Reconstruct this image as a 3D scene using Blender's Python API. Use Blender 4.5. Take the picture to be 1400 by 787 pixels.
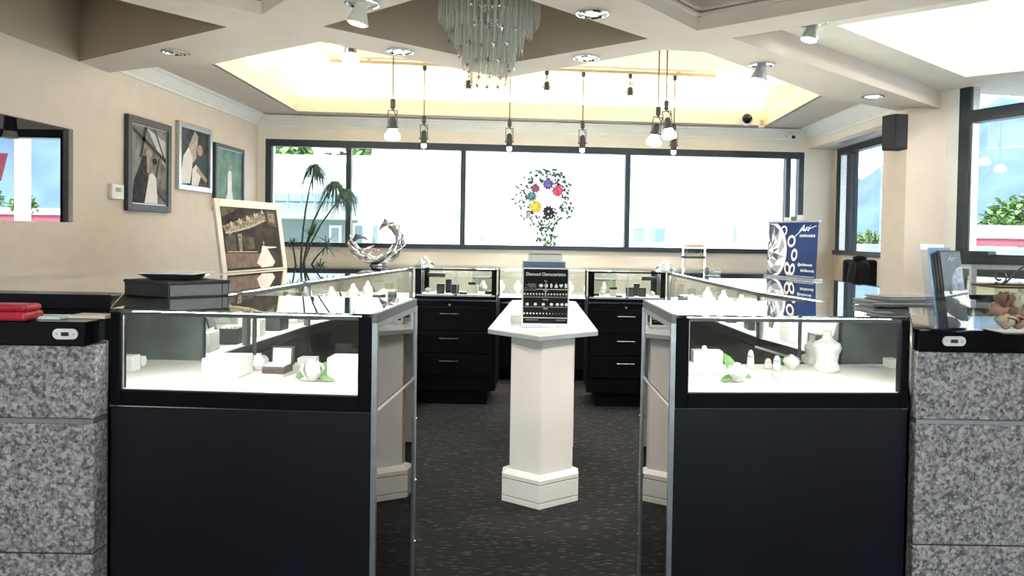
import bpy, bmesh, math, random
from math import sin, cos, pi, radians, sqrt, tan
from mathutils import Vector, Matrix
random.seed(7)
for o in list(bpy.data.objects): bpy.data.objects.remove(o)
S = bpy.context.scene; C = S.collection
# ------------------------------------------------------------------ camera
FPX, PIT, ROL, CX, CY, ZC = 1000.0, radians(1.2), radians(0.95), 744.7, 342.9, 1.45
_f = Vector((0, cos(PIT), -sin(PIT))); _u = Vector((0, sin(PIT), cos(PIT))); _r = Vector((1, 0, 0))
_R = _r*cos(ROL) + _u*sin(ROL); _U = -_r*sin(ROL) + _u*cos(ROL)
cd = bpy.data.cameras.new('camera'); cam = bpy.data.objects.new('camera', cd); C.objects.link(cam)
cam.matrix_world = Matrix(((_R.x, _U.x, -_f.x, 0), (_R.y, _U.y, -_f.y, 0), (_R.z, _U.z, -_f.z, ZC), (0, 0, 0, 1)))
cd.sensor_fit = 'HORIZONTAL'; cd.sensor_width = 36.0; cd.lens = 36.0*FPX/1400.0
cd.shift_x = -(CX-700.0)/1400.0; cd.shift_y = (CY-393.5)/1400.0
cd.clip_start = 0.05; cd.clip_end = 2000
S.camera = cam
def P(px, py, z=None, y=None, x=None):
    "the world point a photo pixel shows on a plane z / y / x = const (survey helper)"
    d = _R*((px-CX)/FPX) + _U*(-(py-CY)/FPX) + _f
    t = (z-ZC)/d.z if z is not None else (y/d.y if y is not None else x/d.x)
    return Vector((t*d.x, t*d.y, ZC+t*d.z))
# ------------------------------------------------------------------ world, sun, exposure
W = bpy.data.worlds.new('world'); S.world = W; W.use_nodes = True
wn = W.node_tree; bg = wn.nodes['Background']
tcw = wn.nodes.new('ShaderNodeTexCoord'); sepw = wn.nodes.new('ShaderNodeSeparateXYZ'); rmp = wn.nodes.new('ShaderNodeValToRGB')
wn.links.new(tcw.outputs['Generated'], sepw.inputs[0]); wn.links.new(sepw.outputs['Z'], rmp.inputs[0]); wn.links.new(rmp.outputs[0], bg.inputs['Color'])
rmp.color_ramp.elements[0].position = 0.0; rmp.color_ramp.elements[0].color = (0.93, 0.97, 1.0, 1)
rmp.color_ramp.elements[1].position = 0.7; rmp.color_ramp.elements[1].color = (0.55, 0.76, 1.0, 1)
bg.inputs['Strength'].default_value = 4.5
sd = bpy.data.lights.new('sun', 'SUN'); sd.energy = 6.0; sd.angle = radians(1.0); sd.color = (1, 0.96, 0.9)
so = bpy.data.objects.new('sun', sd); C.objects.link(so); so.rotation_euler = (radians(42), 0, radians(-28))
S.view_settings.view_transform = 'Standard'; S.view_settings.look = 'None'; S.view_settings.gamma = 1.0
S.view_settings.use_curve_mapping = False; S.view_settings.exposure = 0.30
# ------------------------------------------------------------------ materials
def mat(name, col, rough=0.5, metal=0.0, var=0.08, scale=20.0, bump=0.0, spec=0.5, coat=0.0, stretch=None):
    m = bpy.data.materials.new(name); m.use_nodes = True; nt = m.node_tree; b = nt.nodes['Principled BSDF']
    b.inputs['Roughness'].default_value = rough; b.inputs['Metallic'].default_value = metal
    b.inputs['Specular IOR Level'].default_value = spec; b.inputs['Coat Weight'].default_value = coat
    tc = nt.nodes.new('ShaderNodeTexCoord'); mp = nt.nodes.new('ShaderNodeMapping'); nz = nt.nodes.new('ShaderNodeTexNoise')
    if stretch: mp.inputs['Scale'].default_value = stretch
    nz.inputs['Scale'].default_value = scale; nz.inputs['Detail'].default_value = 3
    cr = nt.nodes.new('ShaderNodeValToRGB')
    c0 = [max(0, c*(1-var)) for c in col]; c1 = [min(1, c*(1+var)) for c in col]
    cr.color_ramp.elements[0].position = 0.3; cr.color_ramp.elements[1].position = 0.7
    cr.color_ramp.elements[0].color = (*c0, 1); cr.color_ramp.elements[1].color = (*c1, 1)
    nt.links.new(tc.outputs['Object'], mp.inputs[0]); nt.links.new(mp.outputs[0], nz.inputs['Vector'])
    nt.links.new(nz.outputs['Fac'], cr.inputs[0]); nt.links.new(cr.outputs[0], b.inputs['Base Color'])
    if bump:
        bp = nt.nodes.new('ShaderNodeBump'); bp.inputs['Strength'].default_value = bump; bp.inputs['Distance'].default_value = 0.004
        nt.links.new(nz.outputs['Fac'], bp.inputs['Height']); nt.links.new(bp.outputs[0], b.inputs['Normal'])
    return m
def emit(name, col, s):
    m = bpy.data.materials.new(name); m.use_nodes = True; nt = m.node_tree
    e = nt.nodes.new('ShaderNodeEmission'); e.inputs[0].default_value = (*col, 1); e.inputs[1].default_value = s
    nt.links.new(e.outputs[0], nt.nodes['Material Output'].inputs[0]); return m
def glass(name, tint=(1, 1, 1), k=1.7, rough=0.0, base=0.0):
    m = bpy.data.materials.new(name); m.use_nodes = True; nt = m.node_tree; nt.nodes.remove(nt.nodes['Principled BSDF'])
    fr = nt.nodes.new('ShaderNodeFresnel'); fr.inputs[0].default_value = 1.5
    ge = nt.nodes.new('ShaderNodeNewGeometry'); a = nt.nodes.new('ShaderNodeMath'); a.operation = 'SUBTRACT'; a.inputs[0].default_value = 1.0
    nt.links.new(ge.outputs['Backfacing'], a.inputs[1])
    b = nt.nodes.new('ShaderNodeMath'); b.operation = 'MULTIPLY_ADD'; b.inputs[1].default_value = k; b.inputs[2].default_value = base
    nt.links.new(fr.outputs[0], b.inputs[0])
    c = nt.nodes.new('ShaderNodeMath'); c.operation = 'MULTIPLY'; c.use_clamp = True
    nt.links.new(a.outputs[0], c.inputs[0]); nt.links.new(b.outputs[0], c.inputs[1])
    t = nt.nodes.new('ShaderNodeBsdfTransparent'); t.inputs[0].default_value = (*tint, 1)
    g = nt.nodes.new('ShaderNodeBsdfGlossy'); g.inputs['Roughness'].default_value = rough; g.inputs[0].default_value = (0.95, 0.97, 0.97, 1)
    mx = nt.nodes.new('ShaderNodeMixShader')
    nt.links.new(c.outputs[0], mx.inputs[0]); nt.links.new(t.outputs[0], mx.inputs[1]); nt.links.new(g.outputs[0], mx.inputs[2])
    nt.links.new(mx.outputs[0], nt.nodes['Material Output'].inputs[0]); return m
def granite(name, c_dark, c_mid, c_light, scale=52):
    m = bpy.data.materials.new(name); m.use_nodes = True; nt = m.node_tree; b = nt.nodes['Principled BSDF']
    b.inputs['Roughness'].default_value = 0.35
    tc = nt.nodes.new('ShaderNodeTexCoord'); n1 = nt.nodes.new('ShaderNodeTexNoise'); n1.inputs['Scale'].default_value = scale; n1.inputs['Detail'].default_value = 5; n1.inputs['Roughness'].default_value = 0.7
    v = nt.nodes.new('ShaderNodeTexVoronoi'); v.inputs['Scale'].default_value = scale*1.6
    ad = nt.nodes.new('ShaderNodeMath'); ad.operation = 'MULTIPLY_ADD'; ad.inputs[1].default_value = 0.35
    nt.links.new(tc.outputs['Object'], n1.inputs['Vector']); nt.links.new(tc.outputs['Object'], v.inputs['Vector'])
    sp = nt.nodes.new('ShaderNodeSeparateXYZ'); nt.links.new(v.outputs['Color'], sp.inputs[0])
    nt.links.new(sp.outputs[0], ad.inputs[0]); nt.links.new(n1.outputs['Fac'], ad.inputs[2])
    cr = nt.nodes.new('ShaderNodeValToRGB'); e = cr.color_ramp.elements
    e[0].position = 0.46; e[0].color = (*c_dark, 1); e[1].position = 0.9; e[1].color = (*c_light, 1)
    k = e.new(0.66); k.color = (*c_mid, 1)
    nt.links.new(ad.outputs[0], cr.inputs[0]); nt.links.new(cr.outputs[0], b.inputs['Base Color']); return m
M = dict(
 wall=mat('beige_paint', (0.70, 0.605, 0.515), 0.85, var=0.03, scale=6),
 coffer=mat('shaded_coffer_paint', (0.42, 0.355, 0.27), 0.9, var=0.03, scale=4), ceil=mat('ceiling_paint', (0.61, 0.54, 0.475), 0.9, var=0.03, scale=4),  # coffer: ceiling paint darkened, the shade of the recess is in the colour
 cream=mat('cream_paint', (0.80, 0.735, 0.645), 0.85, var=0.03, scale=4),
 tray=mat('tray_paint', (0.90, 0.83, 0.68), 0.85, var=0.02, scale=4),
 white=mat('white_paint', (0.82, 0.81, 0.78), 0.5, var=0.03, scale=8),
 crown=mat('crown_paint', (0.78, 0.77, 0.73), 0.6, var=0.03, scale=8),
 frame=mat('navy_frame_metal', (0.022, 0.032, 0.045), 0.4, metal=0.2, var=0.15, scale=12),
 alu=mat('aluminium', (0.45, 0.47, 0.49), 0.35, metal=0.9, var=0.1, scale=30),
 chrome=mat('chrome', (0.78, 0.80, 0.82), 0.12, metal=1.0, var=0.03, scale=10),
 darkmetal=mat('dark_metal', (0.10, 0.105, 0.11), 0.35, metal=0.6, var=0.1, scale=20),
 greyrail=mat('grey_rail_metal', (0.16, 0.17, 0.17), 0.4, metal=0.5, var=0.1, scale=20),
 lam=mat('black_laminate', (0.006, 0.007, 0.012), 0.32, var=0.2, scale=3, spec=0.4),
 blk=mat('black_lacquer', (0.003, 0.003, 0.005), 0.5, var=0.2, scale=8, spec=0.1),
 slab=mat('black_slab', (0.003, 0.004, 0.006), 0.08, var=0.2, scale=8, spec=0.22),
 mirror=mat('tinted_mirror', (0.118, 0.111, 0.105), 0.01, metal=1.0, var=0.01, scale=3),
 gran=granite('pink_grey_granite', (0.075, 0.075, 0.085), (0.25, 0.245, 0.25), (0.50, 0.485, 0.47), 64),
 deck=mat('white_velvet', (0.88, 0.87, 0.82), 0.9, var=0.03, scale=30),
 cream2=mat('cream_leatherette', (0.82, 0.78, 0.68), 0.6, var=0.05, scale=30),
 ped=mat('white_marbled_laminate', (0.80, 0.765, 0.71), 0.5, var=0.05, scale=3, bump=0.02),
 top=mat('pale_table_laminate', (0.80, 0.80, 0.79), 0.22, var=0.04, scale=6),
 edge=mat('grey_table_edge', (0.36, 0.37, 0.37), 0.5, var=0.1, scale=10),
 seam=mat('dark_seam', (0.05, 0.045, 0.04), 0.8),
 red=mat('red_leather', (0.50, 0.02, 0.04), 0.35, var=0.15, scale=30),
 mint=mat('mint_paper', (0.72, 0.85, 0.80), 0.6), paper=mat('cream_paper', (0.80, 0.74, 0.60), 0.7),
 greybox=mat('grey_brushed_front', (0.23, 0.24, 0.25), 0.4, metal=0.3, var=0.08, stretch=(1, 1, 20)),
 charcoal=mat('charcoal_board', (0.035, 0.037, 0.042), 0.5, var=0.1),
 plastic=mat('white_plastic', (0.75, 0.73, 0.68), 0.4), black=mat('black_plastic', (0.012, 0.013, 0.016), 0.45),
 speaker=mat('speaker_cloth', (0.018, 0.020, 0.026), 0.8, bump=0.3, scale=400),
 fabric=mat('black_fabric', (0.008, 0.009, 0.011), 0.95, bump=0.3, scale=200),
 leaf=mat('leaf_green', (0.10, 0.22, 0.06), 0.5, var=0.3, scale=12), darkleaf=mat('dark_leaf', (0.035, 0.075, 0.05), 0.6, var=0.3, scale=9),
 petal=mat('white_petal', (0.85, 0.84, 0.78), 0.6, var=0.05), brown=mat('brown_leatherette', (0.045, 0.028, 0.025), 0.4, var=0.15),
 blue=mat('navy_print', (0.014, 0.030, 0.098), 0.6, var=0.25, scale=3, spec=0.08), bluebook=mat('blue_card', (0.07, 0.13, 0.25), 0.4),
 print_black=mat('print_black', (0.016, 0.016, 0.015), 0.6, spec=0.08), print_white=mat('print_white', (0.82, 0.82, 0.80), 0.5), print_grey=mat('print_grey', (0.30, 0.30, 0.30), 0.5),
 wood=mat('pale_wood_frame', (0.72, 0.65, 0.53), 0.5, var=0.08, scale=8, stretch=(1, 12, 1)),
 silver=mat('polished_silver', (0.62, 0.60, 0.62), 0.16, metal=1.0, var=0.35, scale=25), pewter=mat('dark_pewter', (0.16, 0.15, 0.18), 0.28, metal=0.9, var=0.3, scale=25),
 acr=glass('clear_acrylic', (0.93, 0.96, 0.98), 1.8, 0.02, base=0.06), pane=glass('window_glass', (0.97, 0.99, 0.985), 1.0), cglass=glass('case_glass', (0.955, 0.975, 0.965), 1.3),
 topglass=glass('counter_glass', (0.93, 0.96, 0.95), 2.1), greenpane=mat('grey_green_panel', (.13, .155, .145), .12, var=.3, scale=6), smoked=glass('smoked_glass', (0.30, 0.34, 0.33), 1.6, base=0.05),
 crystal=glass('crystal_rod_glass', (0.93, 0.94, 0.91), 1.4, 0.05, base=0.08),
 brass=mat('brown_rod_metal', (0.13, 0.10, 0.07), 0.4, metal=0.7), pendant=mat('pendant_metal', (0.05, 0.05, 0.06), 0.4, metal=0.4),
 track=mat('tan_track', (0.50, 0.41, 0.28), 0.5), shade=mat('cream_lamp_shade', (0.72, 0.70, 0.60), 0.5),
 e_cove=emit('cove_tube_light', (1.0, 0.87, 0.62), 46.0), e_sky=emit('skylight_tube_light', (1.0, 0.97, 0.86), 34.0), e_led=emit('case_led', (1.0, 0.99, 0.95), 75.0),
 e_bulb=emit('bulb_light', (1.0, 0.98, 0.94), 22.0), e_dim=emit('dim_bulb_light', (1.0, 0.95, 0.85), 6.0), e_down=emit('downlight_lens', (1.0, 0.97, 0.90), 9.0),
 facade=mat('white_stucco', (0.82, 0.82, 0.80), 0.9, var=0.03), facade2=mat('grey_green_block', (0.15, 0.20, 0.175), 0.9, var=0.08, scale=3), awn=mat('shadow_blue_band', (0.20, 0.30, 0.32), 0.7),  # awn: bluish shadow band on the facade, put into the canopy colour
 extglass=mat('far_window_glass', (0.16, 0.22, 0.21), 0.3), tleaf=mat('sunlit_leaves', (0.15, 0.25, 0.07), 0.7, var=0.35, scale=2), bark=mat('bark', (0.12, 0.09, 0.06), 0.9),
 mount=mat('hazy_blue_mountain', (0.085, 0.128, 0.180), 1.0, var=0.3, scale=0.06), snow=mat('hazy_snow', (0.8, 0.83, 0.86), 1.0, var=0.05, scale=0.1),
 redb=mat('red_painted_facade', (0.27, 0.065, 0.085), 0.8, var=0.12, scale=0.8), asphalt=mat('pale_asphalt', (0.33, 0.33, 0.33), 0.95), carw=mat('white_car_paint', (0.75, 0.76, 0.78), 0.3), carb=mat('blue_car_paint', (0.12, 0.2, 0.42), 0.3),
)
# carpet: charcoal loops with short paler dashes
m = bpy.data.materials.new('charcoal_carpet'); m.use_nodes = True; nt = m.node_tree; b = nt.nodes['Principled BSDF']; b.inputs['Roughness'].default_value = 0.95; b.inputs['Specular IOR Level'].default_value = 0.15
tc = nt.nodes.new('ShaderNodeTexCoord'); mp = nt.nodes.new('ShaderNodeMapping'); mp.inputs['Scale'].default_value = (7, 34, 1); mp.inputs['Rotation'].default_value = (0, 0, radians(14))
v = nt.nodes.new('ShaderNodeTexVoronoi'); v.inputs['Scale'].default_value = 1.9; nz = nt.nodes.new('ShaderNodeTexNoise'); nz.inputs['Scale'].default_value = 90
cr = nt.nodes.new('ShaderNodeValToRGB'); e = cr.color_ramp.elements; e[0].position = 0.10; e[0].color = (0.085, 0.082, 0.08, 1); e[1].position = 0.30; e[1].color = (0.0165, 0.0158, 0.0168, 1)
mx = nt.nodes.new('ShaderNodeMix'); mx.data_type = 'RGBA'; mx.blend_type = 'MULTIPLY'; mx.inputs[0].default_value = 0.6
nt.links.new(tc.outputs['Object'], mp.inputs[0]); nt.links.new(mp.outputs[0], v.inputs['Vector']); nt.links.new(tc.outputs['Object'], nz.inputs['Vector'])
nt.links.new(v.outputs['Distance'], cr.inputs[0]); nt.links.new(cr.outputs[0], mx.inputs[6]); nt.links.new(nz.outputs['Color'], mx.inputs[7])
sc = nt.nodes.new('ShaderNodeMix'); sc.data_type = 'RGBA'; sc.blend_type = 'MULTIPLY'; sc.inputs[0].default_value = 1.0; sc.inputs[7].default_value = (1.5, 1.5, 1.5, 1)
nt.links.new(mx.outputs[2], sc.inputs[6]); nt.links.new(sc.outputs[2], b.inputs['Base Color']); M['carpet'] = m
bp = nt.nodes.new('ShaderNodeBump'); bp.inputs['Strength'].default_value = 0.5; bp.inputs['Distance'].default_value = 0.004
nt.links.new(v.outputs['Distance'], bp.inputs['Height']); nt.links.new(bp.outputs[0], b.inputs['Normal'])
# crystal: half clear, half milky
m = M['crystal']; nt = m.node_tree; out = nt.nodes['Material Output']; old = out.inputs[0].links[0].from_socket
df = nt.nodes.new('ShaderNodeBsdfPrincipled'); df.inputs['Base Color'].default_value = (0.80, 0.80, 0.74, 1); df.inputs['Roughness'].default_value = 0.12
mx = nt.nodes.new('ShaderNodeMixShader'); mx.inputs[0].default_value = 0.30
nt.links.new(old, mx.inputs[1]); nt.links.new(df.outputs[0], mx.inputs[2]); nt.links.new(mx.outputs[0], out.inputs[0])
# ------------------------------------------------------------------ mesh helpers
class MB:
    def __init__(s): s.v = []; s.f = []
    def add(s, vs, fs, T=None):
        n = len(s.v); s.v += [(T @ Vector(p)) if T else Vector(p) for p in vs]; s.f += [tuple(i+n for i in f) for f in fs]; return s
    def box(s, x0, x1, y0, y1, z0, z1, T=None):
        return s.add([(x0,y0,z0),(x1,y0,z0),(x1,y1,z0),(x0,y1,z0),(x0,y0,z1),(x1,y0,z1),(x1,y1,z1),(x0,y1,z1)],
                     [(3,2,1,0),(4,5,6,7),(0,1,5,4),(1,2,6,5),(2,3,7,6),(3,0,4,7)], T)
    def prism(s, poly, z0, z1, T=None):
        a = sum(poly[i][0]*poly[(i+1) % len(poly)][1]-poly[(i+1) % len(poly)][0]*poly[i][1] for i in range(len(poly)))
        if a < 0: poly = poly[::-1]
        n = len(poly); vs = [(p[0],p[1],z0) for p in poly]+[(p[0],p[1],z1) for p in poly]
        return s.add(vs, [tuple(range(n))[::-1], tuple(range(n,2*n))]+[(i,(i+1) % n,n+(i+1) % n,n+i) for i in range(n)], T)
    def bar(s, a, b2, w, h=None, up=(0,0,1)):
        a = Vector(a); b2 = Vector(b2); d = (b2-a); L = d.length; d = d/L; h = h or w
        u = Vector(up); sd_ = d.cross(u)
        if sd_.length < 1e-4: sd_ = d.cross(Vector((0,1,0)))
        sd_.normalize(); u = sd_.cross(d)
        T = Matrix(((d.x,sd_.x,u.x,a.x),(d.y,sd_.y,u.y,a.y),(d.z,sd_.z,u.z,a.z),(0,0,0,1)))
        return s.box(0, L, -w/2, w/2, -h/2, h/2, T)
    def tube(s, pts, r, n=8, cap=True):
        pts = [Vector(p) for p in pts]; rs = r if isinstance(r, (list, tuple)) else [r]*len(pts); base = len(s.v); ref = Vector((0.31,0.17,0.93))
        for i, p in enumerate(pts):
            d = (pts[min(i+1,len(pts)-1)]-pts[max(i-1,0)]).normalized()
            a = d.cross(ref)
            if a.length < 0.05: a = d.cross(Vector((1,0,0)))
            a.normalize(); c = d.cross(a)
            for k in range(n):
                t = 2*pi*k/n; s.v.append(p+(a*cos(t)+c*sin(t))*rs[i])
        for i in range(len(pts)-1):
            for k in range(n):
                q = base+i*n; s.f.append((q+k, q+(k+1) % n, q+n+(k+1) % n, q+n+k))
        if cap: s.f.append(tuple(base+k for k in range(n))[::-1]); s.f.append(tuple(base+(len(pts)-1)*n+k for k in range(n)))
        return s
    def lathe(s, prof, n=24, c=(0,0,0), T=None):
        vs = []; fs = []
        for r, z in prof:
            for k in range(n): vs.append((c[0]+r*cos(2*pi*k/n), c[1]+r*sin(2*pi*k/n), c[2]+z))
        for i in range(len(prof)-1):
            for k in range(n): fs.append((i*n+k, i*n+(k+1) % n, (i+1)*n+(k+1) % n, (i+1)*n+k))
        fs.append(tuple(range(n))[::-1]); fs.append(tuple((len(prof)-1)*n+k for k in range(n)))
        return s.add(vs, fs, T)
    def ell(s, c, r, n=12, m=8, T=None):
        return s.lathe([(max(1e-4, sin(pi*i/m))*r[0], -cos(pi*i/m)*r[2]) for i in range(m+1)], n, c, T) if abs(r[0]-r[1]) < 1e-6 else \
            s.lathe([(max(1e-4, sin(pi*i/m)), -cos(pi*i/m)) for i in range(m+1)], n, (0,0,0), (T or Matrix()) @ Matrix.Translation(Vector(c)) @ Matrix.Diagonal((r[0],r[1],r[2],1)))
    def quad(s, a, b2, c, d): return s.add([a,b2,c,d], [(0,1,2,3)])
    def poly(s, pts): return s.add(pts, [tuple(range(len(pts)))])
    def build(s, name, m, parent=None, world=False, smooth=False, bevel=0.0, kind=None):
        me = bpy.data.meshes.new(name); vs = s.v
        if world and parent is not None:
            r = parent
            mw = Matrix()
            while r is not None: mw = r.matrix_basis @ mw; r = r.parent
            inv = mw.inverted(); vs = [inv @ p for p in vs]
        me.from_pydata([tuple(p) for p in vs], [], s.f); me.validate(); me.materials.append(M[m] if isinstance(m, str) else m)
        if smooth:
            for p in me.polygons: p.use_smooth = True
        o = bpy.data.objects.new(name, me); C.objects.link(o)
        if parent is not None: o.parent = parent
        if bevel:
            bv = o.modifiers.new('bevel', 'BEVEL'); bv.width = bevel; bv.segments = 2; bv.limit_method = 'ANGLE'
        if kind: o['kind'] = kind
        return o
def tag(o, label, cat, group=None):
    o['label'] = label; o['category'] = cat
    if group: o['group'] = group
    return o
def thing(name, label, cat, loc=(0,0,0), rz=0.0, group=None):
    o = bpy.data.objects.new(name, None); C.objects.link(o); o.empty_display_size = 0.1
    o.location = loc; o.rotation_euler = (0,0,rz); o.matrix_basis = Matrix.Translation(Vector(loc)) @ Matrix.Rotation(rz, 4, 'Z')
    return tag(o, label, cat, group)
def setting(name, loc=(0,0,0)):
    o = bpy.data.objects.new(name, None); C.objects.link(o); o.location = loc; o['kind'] = 'structure'; return o
def struct(name, mb, m, **k): return mb.build(name, m, kind='structure', **k)
def dup(root, loc, rz=0.0, label=None, group=None):
    r = root.copy(); C.objects.link(r); r.location = loc; r.rotation_euler = (0,0,rz)
    if label: r['label'] = label
    if group: r['group'] = group
    for ch in [o for o in bpy.data.objects if o.parent == root]:
        c = ch.copy(); C.objects.link(c); c.parent = r
        for g in [o for o in bpy.data.objects if o.parent == ch]:
            d = g.copy(); C.objects.link(d); d.parent = c
    return r
def text(name, body, size, loc, m, parent, rot=(pi/2,0,0), shear=0.0, ext=0.0004, align='CENTER', sx=1.0, bold=0.0):
    cu = bpy.data.curves.new(name, 'FONT'); cu.body = body; cu.size = size; cu.align_x = align; cu.shear = shear; cu.extrude = ext; cu.offset = bold; cu.resolution_u = 2
    t = bpy.data.objects.new(name, cu); C.objects.link(t); bpy.context.view_layer.update()
    me = bpy.data.meshes.new_from_object(t.evaluated_get(bpy.context.evaluated_depsgraph_get()))
    bpy.data.objects.remove(t); me.materials.clear(); me.materials.append(M[m] if isinstance(m, str) else m)
    o = bpy.data.objects.new(name, me); C.objects.link(o); o.parent = parent; o.location = loc; o.rotation_euler = rot; o.scale = (sx,1,1); return o
def fillpoly(loops, z):
    "triangulated flat polygon with holes"
    bm = bmesh.new(); es = []
    for lp in loops:
        vs = [bm.verts.new((p[0],p[1],z)) for p in lp]
        es += [bm.edges.new((vs[i], vs[(i+1) % len(vs)])) for i in range(len(vs))]
    bmesh.ops.triangle_fill(bm, edges=es, use_beauty=True, use_dissolve=False, normal=(0,0,-1))
    bm.verts.index_update(); mb = MB(); mb.v = [v_.co.copy() for v_ in bm.verts]; mb.f = [tuple(v_.index for v_ in f.verts) for f in bm.faces]; bm.free(); return mb
def lerp(a, b2, t): return tuple(a[i]+(b2[i]-a[i])*t for i in range(len(a)))
def wallbox(mb, p0, p1, z0, z1, th):
    "upright slab along p0->p1, thickness th to the left of the direction"
    d = Vector((p1[0]-p0[0], p1[1]-p0[1])).normalized(); n = Vector((-d.y, d.x))*th
    return mb.prism([p0[:2], p1[:2], (p1[0]+n.x, p1[1]+n.y), (p0[0]+n.x, p0[1]+n.y)], z0, z1)
def sweep(mb, p0, p1, prof):
    "profile (inward offset to the right of the direction, z) swept along p0->p1"
    d = Vector((p1[0]-p0[0], p1[1]-p0[1])).normalized(); n = Vector((d.y, -d.x)); k = len(prof)
    vs = [(p[0]+n.x*o_, p[1]+n.y*o_, z) for p in (p0, p1) for o_, z in prof]
    return mb.add(vs, [(i, (i+1) % k, k+(i+1) % k, k+i) for i in range(k)]+[tuple(range(k))[::-1], tuple(range(k, 2*k))])
# ================================================================== STRUCTURE
struct('floor', MB().box(-3.6, 5.5, -3.4, 8.9, -0.06, 0.0), 'carpet')
BA, BB = (-3.16, 8.03), (3.35, 8.50)                      # back wall line, left and right end
bw = lambda t: lerp(BA, BB, t)
def bt(px, z=1.9):                                        # parameter along the back wall for a photo column
    a, b_ = Vector(BA), Vector(BB); lo, hi = 0.0, 1.0
    k = (px-745.0)/1000.0
    return (a.x - k*a.y)/((a.x-b_.x) - k*(a.y-b_.y))
WZ0, WZ1 = 1.285, 2.46
tL, tR = bt(362), bt(1097)
w = MB(); wallbox(w, bw(-0.02), bw(1.02), 0, WZ0, 0.18); wallbox(w, bw(-0.02), bw(1.02), WZ1, 3.45, 0.18)
wallbox(w, bw(-0.02), bw(tL), WZ0, WZ1, 0.18); wallbox(w, bw(tR), bw(1.02), WZ0, WZ1, 0.18)
struct('wall_back', w, 'cream')
def window(name, p0, p1, z0, z1, cuts, fw=0.07, mw=0.055, dep=0.09, sill=0.05, head=0.075, transoms=()):
    r = setting(name); d = (Vector(p1)-Vector(p0)); L = d.length; d.normalize(); n = Vector((-d.y, d.x))
    at = lambda s, o_=0.0: (p0[0]+d.x*s+n.x*o_, p0[1]+d.y*s+n.y*o_)
    def seg(nm, s0, s1, a, b_, o0=0.0, o1=dep, m='frame'):
        MB().prism([at(s0,o0), at(s1,o0), at(s1,o1), at(s0,o1)], a, b_).build(nm, m, r, world=True)
    seg('frame_head', 0, L, z1-head, z1); seg('frame_sill', 0, L, z0, z0+sill, -0.03, dep); seg('frame_jamb', 0, fw, z0+sill, z1-head); seg('frame_jamb', L-fw, L, z0+sill, z1-head)
    seg('inner_stop', fw, fw+0.02, z0+sill, z1-head, 0.02, dep, 'alu')
    for c in cuts: seg('mullion', c*L-mw/2, c*L+mw/2, z0+sill, z1-head)
    for tz in transoms: seg('transom', fw, L-fw, tz-0.05, tz+0.05)
    e_ = [fw]+[c*L for c in cuts]+[L-fw]
    for i in range(len(e_)-1):
        seg('pane', e_[i]+(mw/2 if i else 0), e_[i+1]-(mw/2 if i < len(e_)-2 else 0), z0+sill, z1-head, 0.045, 0.051, 'pane')
    return r
cuts = [(bt(p)-tL)/(tR-tL) for p in (475.5, 632, 857, 1076)]
window('window_1', bw(tL), bw(tR), WZ0, WZ1, cuts, fw=0.06)
# left wall with the opening into the side room
XL = -3.16
OP0, OP1, OZ0, OZ1 = 2.7, 4.897, 1.486, 2.105
w = MB()
for y0, y1, z0, z1 in ((-3.4, OP0, 0, 3.5), (OP1, 8.3, 0, 3.5), (OP0, OP1, 0, OZ0), (OP0, OP1, OZ1, 3.5)): w.box(XL-0.03, XL, y0, y1, z0, z1)
struct('wall_left', w, 'wall')
# side room beyond the opening
SY = 6.6
w = MB(); w.box(-7.2, -4.30, SY, SY+0.14, 0, 1.30); w.box(-7.2, -4.30, SY, SY+0.14, 2.33, 2.7); w.box(-4.30, XL-0.03, SY, SY+0.14, 0, 2.7); struct('wall_side_room', w, 'wall')
w = MB(); w.box(-7.3, -7.2, 1.9, 6.7, 0, 2.7); w.box(-7.3, XL-0.03, 1.8, 1.9, 0, 2.7); struct('wall_side_room_left', w, 'wall')
struct('ceiling_side_room', MB().box(-7.3, XL-0.03, 1.8, 6.74, 2.6, 2.7), 'ceil'); struct('floor_side_room', MB().box(-7.3, -3.62, 1.8, 6.74, -0.06, 0), 'carpet')
window('window_2', (-7.2, SY), (-4.30, SY), 1.30, 2.33, (0.52,), fw=0.075, mw=0.06, dep=0.12)
struct('trim_1', MB().box(-4.31, -4.235, SY-0.06, SY, 1.30, 2.36), 'alu')
# right side: window wall, pier, angled entrance glazing
XR = 3.35
w = MB(); w.box(XR, XR+0.15, 6.2, 8.75, 0, 1.29); w.box(XR, XR+0.15, 6.2, 8.75, 2.50, 3.45); w.box(XR, XR+0.15, 6.2, 6.95, 1.29, 2.5); w.box(XR, XR+0.15, 8.45, 8.75, 1.29, 2.5); struct('wall_right', w, 'wall')
window('window_3', (XR, 8.45), (XR, 6.95), 1.29, 2.50, (0.22,), fw=0.05, mw=0.10)
struct('wall_right_pier', MB().prism([(3.03, 6.17), (3.36, 6.17), (3.36, 6.60), (3.03, 6.60)], 0, 2.72), 'wall')
struct('wall_right_bulkhead', MB().box(3.03, XR, 6.60, 8.49, 2.50, 2.72), 'cream')
ED = Vector((0.41, -0.91)).normalized(); E0 = Vector((3.36, 6.17))
ep = lambda t: (E0.x+ED.x*t, E0.y+ED.y*t)
w = MB(); wallbox(w, ep(0), ep(0.112), 0, 2.75, 0.14); wallbox(w, ep(0.112), ep(4.6), 0, 0.85, 0.14); struct('wall_right_front', w, 'white')
window('window_4', ep(0.112), ep(4.6), 1.22, 2.86, (0.30, 0.62), fw=0.09, mw=0.09, dep=0.1, sill=0.14, head=0.06, transoms=(2.475,))
window('window_5', ep(0.112), ep(4.6), 0.85, 1.22, (0.30, 0.62), fw=0.09, mw=0.09, dep=0.1, sill=0.04, head=0.04)
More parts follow.
